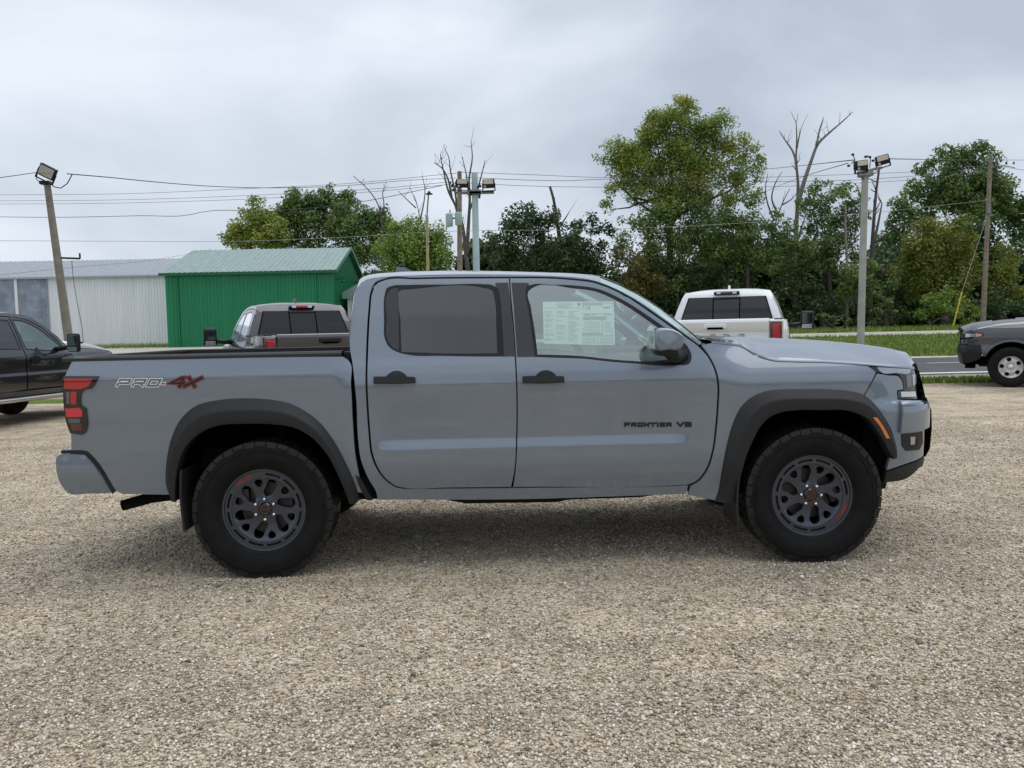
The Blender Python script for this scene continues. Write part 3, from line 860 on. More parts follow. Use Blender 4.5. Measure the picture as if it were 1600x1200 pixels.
m = MB(); m.grid([[(float(np.interp(z, rp[::-1, 2], rp[::-1, 0]))-.042, y, z) for y in np.linspace(-.58, .58, 9)] for z in np.linspace(1.34, 1.66, 6)]); m.build('rear_window', MT['glass_dark'], truck, smooth=True)

# ---- wheel wells, underside, mud flaps, exhaust
def well(c, nm):
    p, n = surf(side, resample(c, 40))
    m = MB()
    ins = p.copy(); ins[:, 1] = -.45
    a = p.copy(); a[:, 1] += .03
    m.grid([[tuple(x) for x in a], [tuple(x) for x in ins]])
    m.add([tuple(x) for x in ins], [tuple(range(len(ins)))])
    o = m.build(nm, MT['dark_void'], truck); mirrored(o)
well(rb, 'wheel_well'); well(fb, 'wheel_well')
m = MB()
m.rbox((1.55, 0, .52), (2.05, 1.62, .10), .02)
for sy in (-1, 1):
    m.rbox((1.75, sy*.45, .43), (3.7, .10, .13), .01); m.rbox((-.55, sy*.50, .66), (1.1, .10, .12), .01)
m.prism([(1.00, .45), (1.06, .40), (1.16, .378), (1.70, .372), (1.78, .385), (2.20, .388), (2.30, .40), (2.44, .45)], -.76, -.60); m.rbox((2.2, 0, .40), (1.2, .7, .14), .03); m.rbox((1.1, .35, .42), (1.1, .42, .20), .05)
m.rbox((3.55, 0, .55), (.5, 1.2, .4), .05)
m.rbox((-.80, 0, .74), (.6, 1.2, .16), .05)
m.build('chassis', MT['under'], truck)
m = MB(); cu_ = np.linspace(3.50, U_END, 30); rows = []
for z in np.linspace(.50, 1.165, 9):
    p_, n_ = surf(side, np.stack([cu_, np.full_like(cu_, z)], 1)); p_ = p_-n_*.03; r_ = [tuple(q) for q in p_]; rows.append(r_+[(a, -b, c) for a, b, c in r_[-2::-1]])
m.grid(rows); m.build('nose_core', MT['dark_void'], truck)
m = MB(); m.tube([(0, -.66, .40), (0, .66, .40)], .045, 12); m.lathe_y([(0, -.16), (.10, -.15), (.15, -.07), (.16, 0), (.15, .07), (.10, .15), (0, .16)], 16, (0, .05, .41)); m.build('rear_axle', MT['under'], truck, angle=40)
m = MB(); m.tube([(3.2, -.62, .40), (3.2, .62, .40)], .035, 10); m.tube([(3.2, -.60, .42), (3.25, -.56, .80)], .045, 10); m.tube([(3.2, .60, .42), (3.25, .56, .80)], .045, 10); m.build('front_axle', MT['under'], truck, angle=40)
m = MB(); m.tube([(-.12, -.58, .33), (.05, -.56, .88)], .03, 8); mirrored(m.build('shock_absorber', MT['under'], truck))
m = MB(); m.tube([(-.70, -.52, .56), (-.35, -.53, .38), (0, -.53, .34), (.35, -.53, .40), (.62, -.52, .52)], .028, 6); mirrored(m.build('leaf_spring', MT['under'], truck))
e0, e1 = at(191, 790, -.72), at(238, 777, -.60)
m = MB(); m.tube([tuple(e0), tuple(e0+(e1-e0)*.5), tuple(e1), (.4, -.35, .50), (1.5, -.3, .46)], [.032, .034, .034, .03, .03], 12, cap=False); m.build('exhaust_pipe', MT['under'], truck, smooth=True)
def flap(top, bot, w0, nm):
    m = MB()
    P = []
    for i in range(7):
        t = i/6; c = top*(1-t)+bot*t
        P.append([(c[0]-.012*math.sin(t*3), -w0, c[2]), (c[0]+.012-.012*math.sin(t*3), -w0, c[2])])
    rowsA = [[(a[0][0], -w0, a[0][2]), (a[0][0], -w0+.27, a[0][2])] for a in P]
    rowsB = [[(a[1][0], -w0, a[1][2]), (a[1][0], -w0+.27, a[1][2])] for a in P]
    m.grid(rowsA); m.grid(rowsB)
    m.grid([[r[0] for r in rowsA], [r[0] for r in rowsB]]); m.grid([[r[1] for r in rowsA], [r[1] for r in rowsB]])
    m.grid([rowsA[-1], rowsB[-1]]); m.grid([rowsA[0], rowsB[0]])
    o = m.build(nm, MT['plastic'], truck); mirrored(o)
flap(at(281, 735, -.95), at(287, 830, -.95), .95, 'mud_flap')
flap(at(1156, 724, -.94), at(1152, 822, -.94), .94, 'mud_flap')
b4 = TR([(556, 742, 1), (563, 748), (577, 772), (583, 780, 1), (575, 781, 1), (562, 760)], .01)
o = panel('rock_guard', b4, side, MT['plastic'], truck, step=.03, off=.012); mirrored(o)

# ---- door mirror
def loft_poly(poly, secs, c):
    m = MB(); V = []; F = []; n = len(poly)
    for y, k, dx in secs: V += [(c[0]+(p[0]-c[0])*k+dx, y, c[1]+(p[1]-c[1])*k) for p in poly]
    for i in range(len(secs)-1):
        for j in range(n): F.append((i*n+j, i*n+(j+1) % n, (i+1)*n+(j+1) % n, (i+1)*n+j))
    F.append(tuple(range(n))); F.append(tuple(range(len(secs)*n-1, (len(secs)-1)*n-1, -1)))
    return m.add(V, F)
mc = crom([tuple(at(a, b, -1.10)[[0, 2]]) for a, b in [(1018.5, 529), (1020.5, 518), (1026, 513.5), (1038, 512.3), (1050, 515), (1060, 520.5), (1065.5, 526.5), (1065.5, 534), (1058.5, 546), (1040, 547.2), (1023, 547), (1019.5, 540)]], .012)
mcc = (mc.min(0)+mc.max(0))/2
mir = loft_poly(mc, [(-1.178, .80, .004), (-1.173, .90, .003), (-1.160, .965, .001), (-1.13, 1.0, 0), (-1.05, 1.0, 0), (-.99, .95, .004), (-.975, .85, .006)], mcc).build('mirror_housing', MT['paint'], truck, angle=38)
mb_ = crom([tuple(at(a, b, -1.10)[[0, 2]]) for a, b in [(1022, 546.5), (1058, 547), (1060, 552), (1048, 556.5), (1032, 556), (1023, 551.5)]], .012)
loft_poly(mb_, [(-1.16, .75, 0), (-1.15, .93, 0), (-1.10, 1, 0), (-1.02, 1, 0), (-.99, .85, 0)], mb_.mean(0)).build('mirror_base', MT['trim'], mir, smooth=True)
a0, a1 = at(1045, 553, -1.03), at(1066, 556, -.87)
m = MB(); m.tube([tuple(a0), tuple((a0+a1)/2-np.array([0, 0, .01])), tuple(a1)], [.03, .034, .04], 10); m.build('mirror_arm', MT['trim'], mir, smooth=True)
xr = mc[:, 0].min()
m = MB(); m.rbox((xr+.004, -1.08, mcc[1]), (.006, .16, .10), .003); m.build('mirror_glass', MT['chrome'], mir)
mirrored(mir)

# ---- cabin
m = MB()
m.rbox((2.42, 0, 1.08), (.55, 1.50, .30), .08, seg=3); m.rbox((2.28, .40, 1.22), (.30, .42, .10), .04, seg=3)
m.rbox((1.75, 0, .82), (1.0, .28, .22), .05)
m.build('dashboard', MT['interior'], truck, angle=40)
m = MB(); m.rbox((1.55, 0, .60), (1.95, 1.60, .06), .01); m.build('cabin_floor', MT['interior'], truck)
m = MB()
for k in range(24):
    t0, t1 = 2*math.pi*k/24, 2*math.pi*(k+1)/24
    c = Vector((2.02, .40, 1.16))
    A = lambda t: c+Vector((-.10*math.sin(t)*.9, .185*math.cos(t), .175*math.sin(t)))
    m.tube([A(t0), A(t1)], .016, 6, cap=False)
m.tube([(2.02, .40, 1.16), (2.25, .40, 1.10)], .035, 8); m.rbox((2.02, .40, 1.16), (.05, .20, .07), .02)
m.build('steering_wheel', MT['trim'], truck)
def seat(name, x, y, w):
    m = MB()
    m.rbox((x+.22, y, .82), (.52, w, .20), .06, Matrix.Rotation(R(-6), 3, 'Y'), 3)
    m.rbox((x-.08, y, 1.10), (.16, w, .60), .06, Matrix.Rotation(R(-14), 3, 'Y'), 3)
    s = m.build(name, MT['seat'], truck, angle=45)
    return s
def headrest(par, x, y, w=.26):
    m = MB(); m.rbox((x-.175, y, 1.475), (.10, w, .17), .04, Matrix.Rotation(R(-12), 3, 'Y'), 3)
    for d in (-.06, .06): m.tube([(x-.155, y+d, 1.33), (x-.17, y+d, 1.43)], .006, 6)
    m.build('headrest', MT['seat'], par, angle=45)
for y in (-.40, .40):
    s = seat('front_seat', 1.52, y, .50); headrest(s, 1.52, y)
s = seat('rear_seat', .82, 0, 1.42)
for y in (-.45, 0, .45): headrest(s, .82, y)
# door cards inside (dark) so that the shut lines look into shadow
def inner(off_y):
    def f(u, z):
        p = np.array(side(u, z)); p[..., 1] += off_y; return p
    return f
ic = TR([(580, 560), (640, 559), (800, 559), (915, 563), (990, 570), (1085, 573), (1110, 590), (1112, 650), (1100, 720), (1070, 748), (800, 755), (640, 755), (600, 735), (584, 690)], .03)
o = panel('door_card', ic, inner(.045), MT['interior'], truck, step=.08); mirrored(o)
ip = TR([(590, 444), (650, 438), (796, 436), (890, 438), (940, 447), (1020, 494), (1080, 533), (1092, 548), (1088, 571), (820, 560), (582, 558), (580, 500)], .03)
o = panel('pillar_lining', ip, inner(.03), MT['interior'], truck, holes=[inset(rwo, -.004), inset(fwo, -.004)], step=.08, depth=.01); mirrored(o)
m = MB(); m.grid([[(x, y, float(np.interp(x, rcrown[:, 0], rcrown[:, 1]))-.05-.04*(y/.62)**2) for y in np.linspace(-.62, .62, 9)] for x in np.linspace(.60, 1.95, 12)]); m.build('headliner', varied('headliner_cloth', (.30, .30, .29), .8), truck, smooth=True)

# ---- window price sheet, small tag on the windscreen pillar
gl_in = inner(.016)
sh = crom(trace([(848, 471.5, 1), (959, 470.5, 1), (961, 539.5, 1), (849.5, 537, 1)], gl_in), .03)
sheet = panel('window_sheet', sh, gl_in, MT['paper'], door_f, step=.08, edge=.002, drop=0, depth=.0006)
gl_p = inner(.0150)
def bar(x0, y0, x1, y1, mt, nm):
    q = trace([(x0, y0), (x1, y0), (x1, y1), (x0, y1)], gl_p)
    m = MB(); m.add([tuple(side_pt) for side_pt in [gl_p(a, b) for a, b in q]], [(0, 1, 2, 3)])
    return m
ink = MB(); dark = MB()
def merge(dst, src): dst.add(src.v, src.f)
rr = random.Random(3)
for cx0, cx1 in ((851.5, 867), (870, 886), (889, 906)):
    y = 486
    while y < 533:
        if rr.random() < .8:
            w = rr.uniform(.4, .98)
            merge(ink, bar(cx0, y, cx0+(cx1-cx0)*w, y+.75, None, ''))
        y += 2.0
for y, a, b in ((474.5, 868, 896), (477, 870, 893), (479.2, 872, 890)): merge(ink, bar(a, y, b, y+1.0, None, ''))
for x in (868.5, 887.5): merge(ink, bar(x, 484, x+.4, 534, None, ''))
for (a, b, c, d) in ((910, 474, 941, 477.2), (911, 494.5, 947, 499.8), (911, 520.2, 941, 523.2)): merge(ink, bar(a, b, c, d, None, ''))
for (a, b, c, d) in ((910, 473, 956.5, 473.5), (910.3, 473, 910.9, 536), (956, 473, 956.6, 537), (910, 490, 956, 490.5), (910, 524, 957, 524.5), (934, 524.5, 934.5, 536), (910, 535.6, 957, 536.1), (941, 500, 941.5, 524), (923.5, 490, 924, 494), (902.5, 473.5, 906.5, 477.5), (852, 481, 907, 481.5)): merge(dark, bar(a, b, c, d, None, ''))
for (a, b, c, d) in ((911, 478.8, 913, 480.3), (942, 480, 953, 481.6), (913, 491.5, 921, 492.8), (926, 491.2, 928, 492.7), (930.5, 490.8, 932.5, 492.4), (944, 491.2, 946.3, 492.6), (949, 490.8, 951, 492.4), (953, 491.2, 955, 492.6)): merge(dark, bar(a, b, c, d, None, ''))
for y in np.arange(503, 519, 2.2): merge(ink, bar(913, y, 938, y+.6, None, '')); merge(ink, bar(944, y, 954, y+.6, None, ''))
for y in np.arange(526, 535, 2.0): merge(ink, bar(912.5, y, 931, y+.6, None, '')); merge(ink, bar(937, y, 954, y+.6, None, ''))
def print_text(body, px, py, hpx, mpf, dst, sx=1.0, bold=0.0):
    V, Fc = text_mesh(body, 1.0, bold)
    u0, v0 = trace([(px, py)], mpf)[0]
    k = hpx/262/.72
    dst.add([tuple(mpf(u0+x*k*sx, v0+y*k)) for x, y, z in V], Fc)
print_text('19', 918, 482.2, 6.5, gl_p, dark)
ink.build('sheet_print', MT['paper_ink'], sheet, recalc=False); dark.build('sheet_print', MT['paper_dark'], sheet, recalc=False)
tg2 = crom(trace([(1016, 507, 1), (1023.5, 511.5, 1), (1018, 519, 1), (1010, 516, 1)], gl_in), .01)
panel('dash_tag', tg2, gl_in, MT['paper'], door_f, step=.03, edge=.001, drop=0, depth=.0006)
mirr_r = mirrored(door_r)
dfm = mirrored(door_f)
for ch in list(dfm.children):
    if ch.name.split('.')[0] in ('window_sheet', 'dash_tag'):
        for g in list(ch.children): bpy.data.objects.remove(g)
        bpy.data.objects.remove(ch)

# ---- lettering on the body
def decal(polys, mpf, material, name, par, o):
    m = MB()
    for q in polys:
        q = np.array(q); P, n = surf(mpf, q); m.add([tuple(a) for a in P+n*o], [tuple(range(len(q)))])
    return m.build(name, material, par, recalc=False)
def split_poly(polys, k=3): return polys
LET = {  # strokes on a unit box
    'F': [[(0, 0), (0, 1), (1, 1)], [(0, .48), (.85, .48)]],
    'R': [[(0, 0), (0, 1), (1, 1), (1, .45), (.15, .45)], [(.55, .45), (1, 0)]],
    'O': [[(0, .5), (0, 1), (1, 1), (1, 0), (0, 0), (0, .5)]],
    'N': [[(0, 0), (0, 1), (1, 0), (1, 1)]],
    'T': [[(0, 1), (1, 1)], [(.5, 1), (.5, 0)]],
    'I': [[(.0, 0), (.0, 1)]],
    'E': [[(1, 1), (0, 1), (0, 0), (1, 0)], [(0, .5), (.9, .5)]],
    'V': [[(0, 1), (.5, 0), (1, 1)]],
    '6': [[(1, 1), (0, 1), (0, 0), (1, 0), (1, .5), (0, .5)]],
    'P': [[(0, 0), (0, 1), (1, 1), (1, .42), (.18, .42)]],
    '-': [[(0, .35), (1, .35)]],
    '4': [[(1.0, 0), (1.0, 1), (.85, 1), (0, .36), (1.25, .36)]],
    'X': [[(-.1, 0), (.55, .45), (1.35, 1)], [(0.0, 1), (1, 0)]],
}
def word(spec, pxh, y0, mpf, w, slant=0.0):
    """spec: (letter, left px, right px); y0 baseline px, pxh height px"""
    polys = []
    for ch, a, b in spec:
        paths = [[(a+(b-a)*p[0]+slant*p[1]*pxh, y0-p[1]*pxh) for p in path] for path in LET[ch]]
        polys += stroke(paths, w)
    out = []
    for q in polys:
        out.append(trace(q, mpf))
    return out
w1 = word([('F', 976.5, 983), ('R', 987, 993), ('O', 997.2, 1003), ('N', 1007, 1013), ('T', 1016, 1024), ('I', 1027.5, 1028), ('E', 1032, 1038), ('R', 1042, 1048)], 4.4, 665.6, side, 2.7)
w2 = word([('V', 1058.5, 1067.5), ('6', 1071, 1079)], 5.0, 665.5, side, 3.0)
for pl in (w1, w2):
  mbb = MB()
  for q in [[tuple(p[:2]) for p in q] for q in pl]:
    q = np.array(q)
    if area2(q) < 0: q = q[::-1]
    P, n = surf(side, q); A = P+n*.004; B = P+n*.0005
    k = len(q)
    mbb.add([tuple(a) for a in A]+[tuple(b) for b in B], [tuple(range(k))]+[(i, i+k, (i+1) % k+k, (i+1) % k) for i in range(k)])
  mbb.build('door_badge', MT['black_print'], door_f, recalc=False)
# bedside decal: three layers of slanted strokes
pro = [('P', 183, 199), ('R', 207.5, 223), ('O', 231, 246), ('-', 252, 255)]
fx4 = [('4', 263.5, 281), ('X', 290, 304)]
def lay(spec, w, o, mt, pxh=9.2, y0=602.6, slant=.52):
    decal([[tuple(p[:2]) for p in q] for q in word(spec, pxh, y0, side, w, slant)], side, mt, 'bedside_decal', bed_side, o)
lay(pro, 6.6, .0008, MT['black_print']); lay(pro, 5.7, .0012, MT['white_print']); lay(pro, 3.0, .0016, MT['grey_print'])
lay(fx4, 7.4, .0020, MT['black_print'], 12.6, 603.2, .48); lay(fx4, 6.4, .0024, MT['red_print'], 12.6, 603.2, .48); lay(fx4, 3.8, .0028, MT['black_print'], 12.6, 603.2, .48)

# ---- wheels
def flat_cut(outer, holes, yfun, step):
    outline = np.asarray(outer); pts = []; edges = []
    loops = [outline]+[np.asarray(h) for h in holes]
    for l in loops:
        b = len(pts); pts += [tuple(q) for q in l]; edges += [(b+i, b+(i+1) % len(l)) for i in range(len(l))]
    lo, hi = outline.min(0), outline.max(0)
    gx, gy = np.meshgrid(np.arange(lo[0], hi[0], step), np.arange(lo[1], hi[1], step)); g = np.stack([gx.ravel(), gy.ravel()], 1)
    k = inside(outline, g)
    for h in loops[1:]: k &= ~inside(h, g)
    g = g[k]
    for l in loops: g = g[~near_edge(l, g, step*.4)]
    pts += [tuple(q) for q in g]
    rv, re, rf, *_ = delaunay_2d_cdt([Vector(p) for p in pts], edges, [], 0, 1e-7)
    V = np.array([tuple(v) for v in rv]); T = np.array([f for f in rf if len(f) == 3]); c = V[T].mean(1)
    k = inside(outline, c)
    for h in loops[1:]: k &= ~inside(h, c)
    T = T[k]
    m = MB()
    P = [(p[0], float(yfun(np.hypot(*p))), p[1]) for p in V]
    m.add(P, [tuple(t) for t in T])
    for l in loops:
        n = len(l)
        A = [(p[0], float(yfun(np.hypot(*p))), p[1]) for p in l]; B = [(p[0], a[1]+.03, p[1]) for p, a in zip(l, A)]
        m.add(A+B, [(i, i+n, (i+1) % n+n, (i+1) % n) for i in range(n)])
    return m
def arc_slot(r0, r1, a0, a1, n=8):
    t = np.linspace(a0, a1, n)
    return np.vstack([np.stack([r1*np.cos(t), r1*np.sin(t)], 1), np.stack([r0*np.cos(t[::-1]), r0*np.sin(t[::-1])], 1)])
def circ(r, n=64): t = np.linspace(0, 2*math.pi, n, endpoint=False); return np.stack([r*np.cos(t), r*np.sin(t)], 1)
def rot2(p, a): c, s = math.cos(a), math.sin(a); return np.asarray(p)@np.array([[c, s], [-s, c]])
RR = .243
def make_rim():
    holes = []
    big = crom([(.30, -.035), (.34, -.085), (.50, -.125), (.64, -.125), (.725, -.06), (.725, .045), (.66, .105), (.50, .085), (.34, .05)], .04)*RR
    big = rot2(big-np.array([.53*RR, 0]), R(-22))*np.array([1.04, 1.04])+np.array([.53*RR, 0])
    sml = crom([(.53, .0), (.575, -.075), (.69, -.095), (.715, -.02), (.685, .07), (.58, .055)], .04)*RR*1.02
    for k in range(6):
        holes.append(rot2(big, R(17+60*k))); holes.append(rot2(sml, R(17+26+60*k)))
    def yf(r):
        r = r/RR
        return np.interp(r, [0, .16, .28, .34, .72, .78, .80, 1.0], [-.004, -.004, -.004, .004, -.012, -.020, -.024, -.030])
    face = flat_cut(circ(.775*RR, 72), holes, yf, .022)
    # ring with twelve slots
    slots = [arc_slot(.83*RR, .885*RR, R(2+30*k), R(26+30*k)) for k in range(12) if k not in (3, 4)]
    ring_out, ring_in = circ(.93*RR, 96), circ(.775*RR, 72)
    def yr(r): return -.026-.002*(r/RR)
    ring = flat_cut(ring_out, [ring_in]+slots, yr, .02)
    face.add(ring.v, ring.f)
    face.lathe_y([(.93*RR, -.028), (.945*RR, -.036), (.985*RR, -.038), (1.0*RR, -.030), (1.0*RR, -.005), (.90*RR, .03), (.86*RR, .16)], 96)
    return face
truck_wheels = []
def tyre_mb():
    prof = [(.230, -.092), (.244, -.100), (.254, -.108), (.268, -.118), (.300, -.131), (.330, -.1335), (.352, -.130), (.372, -.126), (.390, -.124), (.395, -.112), (.396, -.06), (.3965, 0), (.396, .06), (.395, .112), (.372, .126), (.330, .132), (.30, .13), (.268, .118), (.235, .10), (.222, .09)]
    m = MB(); m.lathe_y(prof, 96)
    # fine ribs on the sidewall
    m.lathe_y([(.344, -.1318), (.346, -.1345), (.350, -.1345), (.352, -.1300)], 96)
    m.lathe_y([(.256, -.110), (.258, -.1135), (.262, -.1145), (.264, -.1165)], 96)
    return m
def tread_mb():
    m = MB()
    r0, r1 = .384, .4025
    def block(a0, a1, y0, y1, sk=0.0, rr1=r1):
        V = []
        for r in (r0, rr1):
            for (a, y) in ((a0, y0), (a1, y0), (a1+sk, y1), (a0+sk, y1)):
                V.append((r*math.cos(a), y, r*math.sin(a)))
        m.add(V, [(3, 2, 1, 0), (4, 5, 6, 7), (0, 1, 5, 4), (1, 2, 6, 5), (2, 3, 7, 6), (3, 0, 4, 7)])
    n = 38
    w = 2*math.pi/n
    for k in range(n):
        a = k*w
        for sgn in (-1, 1):
            # shoulder block with a toothed drop onto the sidewall
            y0, y1 = (-.124, -.074) if sgn < 0 else (.074, .124)
            block(a, a+w*.93, y0, y1, .012*sgn)
            ys = -.126 if sgn < 0 else .126
            d = .014 if k % 2 == 0 else .006
            V = []
            for r, yy in ((.401, ys*.985), (.384-d, ys*1.030)):
                for aa in (a+w*.02, a+w*.89): V.append((r*math.cos(aa), yy, r*math.sin(aa)))
            for r, yy in ((.397, ys*.95), (.384-d, ys*.98)):
                for aa in (a+w*.02, a+w*.89): V.append((r*math.cos(aa), yy, r*math.sin(aa)))
            m.add(V, [(0, 1, 3, 2), (4, 6, 7, 5), (0, 2, 6, 4), (1, 5, 7, 3), (2, 3, 7, 6)])
            y0, y1 = (-.066, -.026) if sgn < 0 else (.026, .066)
            block(a+w*.35, a+w*1.12, y0, y1, -.05*sgn)
        block(a+w*.1, a+w*.80, -.019, .019, .05)
    return m
def make_wheel():
    w = make_rim().build('wheel', MT['rim'], truck, angle=30)
    m = MB()
    m.lathe_y([(.80*RR, -.012), (.92*RR, -.012)], 72); m.build('slot_floor', MT['rim_dark'], w)  # dark ring behind the shallow slots; its colour stands in for their shade
    # hub centre, nuts, cap
    m = MB(); m.lathe_y([(0, -.022), (.032, -.022), (.038, -.016), (.040, -.004), (.040, .01)], 32); m.build('hub_centre', MT['gloss_black'], w, angle=35)
    m = MB(); m.lathe_y([(.0225, -.0230), (.0235, -.0240), (.0260, -.0240), (.0270, -.0230)], 32)
    m.box((0, -.0232, 0), (.048, .0016, .006)); m.build('cap_emblem', MT['cap_red'], w, angle=35)
    nut = MB(); nut.lathe_y([(0, -.026), (.007, -.025), (.0108, -.018), (.0118, -.006), (.0118, .006)], 12)
    first = None
    for k in range(6):
        t = R(60*k+30); loc = (.0600*math.cos(t), -.004, .0600*math.sin(t))
        if first is None: first = nut.build('lug_nut', MT['chrome'], w, smooth=True); o = first
        else:
            o = first.copy(); COL.objects.link(o); o.parent = w
        o.location = loc
    m = MB(); m.lathe_y([(.20, .02), (.205, .19), (.06, .19), (.05, .06), (.05, .0)], 40); m.build('rim_barrel', MT['rim_dark'], w, smooth=True)
    m = MB(); m.lathe_y([(.065, .045), (.150, .045), (.150, .070), (.065, .070)], 40); m.rbox((-.13, .055, .06), (.07, .09, .12), .02); m.build('brake_disc', MT['disc'], w, angle=40)
    V, Fc = text_mesh('PRO', .040, .0009)
    rr0 = .862*RR
    VV = []
    for x, y, z in V:
        a = R(122)-(x*1.25)/rr0; r = rr0+y*.8
        VV.append((r*math.cos(a), -.0290, r*math.sin(a)))
    mesh_obj('rim_print', VV, Fc, MT['red_print'], w)
    for ch in [w]+list(w.children):          # seat the rim at the face of the tyre
        if ch.name.startswith('lug_nut'): ch.location.y -= .060
        else: ch.data.transform(Matrix.Translation((0, -.060, 0)))
    tyre = tyre_mb().build('tyre', MT['rubber'], w, angle=25)
    tag(tread_mb().build('tread', MT['rubber_dusty'], w, recalc=True), kind='stuff')
    return w
W0 = make_wheel()
Wr = [(0, -.79, 0), (3.2, -.79, -153), (0, .79, 20), (3.2, .79, 70)]
for i, (x, y, a) in enumerate(Wr):
    w = W0 if i == 0 else copy_tree(W0, truck)
    w.location = (x, y, .398)
    w.rotation_euler = (0, -R(a), 0 if y < 0 else math.pi)

# ================================================================== ground
def gravel_mat():
    m = mat('crushed_limestone', (.4, .36, .3), .92, spec=.2)
    t = N(m, 'ShaderNodeTexCoord')
    # stones: three sizes of cells, each stone its own tone
    def cells(scale, seed):
        mp = N(m, 'ShaderNodeMapping'); mp.inputs['Location'].default_value = (seed, seed*.7, 0)
        L(m, t.outputs['Object'], mp.inputs['Vector'])
        nz = N(m, 'ShaderNodeTexNoise', Scale=scale*.7, Detail=1.0); L(m, mp.outputs[0], nz.inputs['Vector'])
        ad = N(m, 'ShaderNodeVectorMath', operation='MULTIPLY_ADD'); ad.inputs[1].default_value = (.012, .012, .012)
        L(m, nz.outputs['Color'], ad.inputs[0]); L(m, mp.outputs[0], ad.inputs[2])
        v = N(m, 'ShaderNodeTexVoronoi', Scale=scale); v.feature = 'F1'
        L(m, ad.outputs[0], v.inputs['Vector'])
        sp = N(m, 'ShaderNodeSeparateColor'); L(m, v.outputs['Color'], sp.inputs[0])
        return v, sp
    v1, s1 = cells(62.0, 0); v2, s2 = cells(120.0, 3.1)
    stone = ramp(m, [(0, (.13, .106, .078)), (.14, (.30, .248, .180)), (.40, (.49, .415, .308)), (.68, (.62, .55, .435)), (.88, (.76, .71, .61)), (1, (.86, .83, .76))])
    L(m, s1.outputs[0], stone.inputs[0])
    stone2 = ramp(m, [(0, (.16, .128, .092)), (.5, (.48, .408, .302)), (1, (.74, .685, .575))])
    L(m, s2.outputs[1], stone2.inputs[0])
    hue = ramp(m, [(0, (1, 1, 1)), (.80, (1, 1, 1)), (.90, (1.0, .86, .70)), (1, (.90, .72, .60))])
    L(m, s1.outputs[1], hue.inputs[0])
    c = pmix(m, stone.outputs[0], stone2.outputs[0], .4)
    c = pmix(m, c, hue.outputs[0], .7, 'MULTIPLY')
    # dusty and worn patches, wheel tracks
    n = N(m, 'ShaderNodeTexNoise', Scale=.55, Detail=6.0, Roughness=.62); L(m, t.outputs['Object'], n.inputs['Vector'])
    pr = ramp(m, [(.34, (.70, .69, .69)), (.5, (1, .99, .97)), (.66, (1.14, 1.11, 1.05))]); L(m, n.outputs['Fac'], pr.inputs[0])
    c = pmix(m, c, pr.outputs[0], 1.0, 'MULTIPLY')
    n3 = N(m, 'ShaderNodeTexNoise', Scale=3.5, Detail=4.0, Roughness=.6); L(m, t.outputs['Object'], n3.inputs['Vector'])
    p3 = ramp(m, [(.34, (.80, .78, .76)), (.6, (1.08, 1.07, 1.05))]); L(m, n3.outputs['Fac'], p3.inputs[0])
    c = pmix(m, c, p3.outputs[0], 1.0, 'MULTIPLY')
    mpt = N(m, 'ShaderNodeMapping'); mpt.inputs['Scale'].default_value = (.10, .9, 1); mpt.inputs['Rotation'].default_value = (0, 0, R(8)); L(m, t.outputs['Object'], mpt.inputs['Vector'])
    n4 = N(m, 'ShaderNodeTexNoise', Scale=1.6, Detail=5.0, Roughness=.55, Distortion=.6); L(m, mpt.outputs[0], n4.inputs['Vector'])
    p4_ = ramp(m, [(.36, (.78, .77, .76)), (.5, (1, 1, 1)), (.64, (1.10, 1.09, 1.06))]); L(m, n4.outputs['Fac'], p4_.inputs[0])
    c = pmix(m, c, p4_.outputs[0], 1.0, 'MULTIPLY')
    L(m, c, bsdf(m).inputs['Base Color'])
    b1 = N(m, 'ShaderNodeBump', Strength=.9, Distance=.010); b1.invert = True
    L(m, v1.outputs['Distance'], b1.inputs['Height'])
    b2 = N(m, 'ShaderNodeBump', Strength=.7, Distance=.005); b2.invert = True
    L(m, v2.outputs['Distance'], b2.inputs['Height']); L(m, b1.outputs[0], b2.inputs['Normal'])
    L(m, b2.outputs[0], bsdf(m).inputs['Normal'])
    return m
def grass_mat(name='mown_grass', dry=.5):
    m = mat(name, (.08, .12, .03), .95, spec=.1)
    t = N(m, 'ShaderNodeTexCoord')
    n = N(m, 'ShaderNodeTexNoise', Scale=.35, Detail=8.0, Roughness=.7); L(m, t.outputs['Object'], n.inputs['Vector'])
    r = ramp(m, [(.30, (.080, .130, .026)), (.50, (.135, .200, .042)), (.64, (.185, .225, .062)), (.80, (.29, .25, .12))]); L(m, n.outputs['Fac'], r.inputs[0])
    n2 = N(m, 'ShaderNodeTexNoise', Scale=14.0, Detail=6.0, Roughness=.7); L(m, t.outputs['Object'], n2.inputs['Vector'])
    r2 = ramp(m, [(.3, (.55, .58, .5)), (.7, (1.3, 1.3, 1.2))]); L(m, n2.outputs['Fac'], r2.inputs[0])
    L(m, pmix(m, r.outputs[0], r2.outputs[0], 1.0, 'MULTIPLY'), bsdf(m).inputs['Base Color'])
    b = N(m, 'ShaderNodeBump', Strength=.8, Distance=.06); L(m, n2.outputs['Fac'], b.inputs['Height']); L(m, b.outputs[0], bsdf(m).inputs['Normal'])
    return m
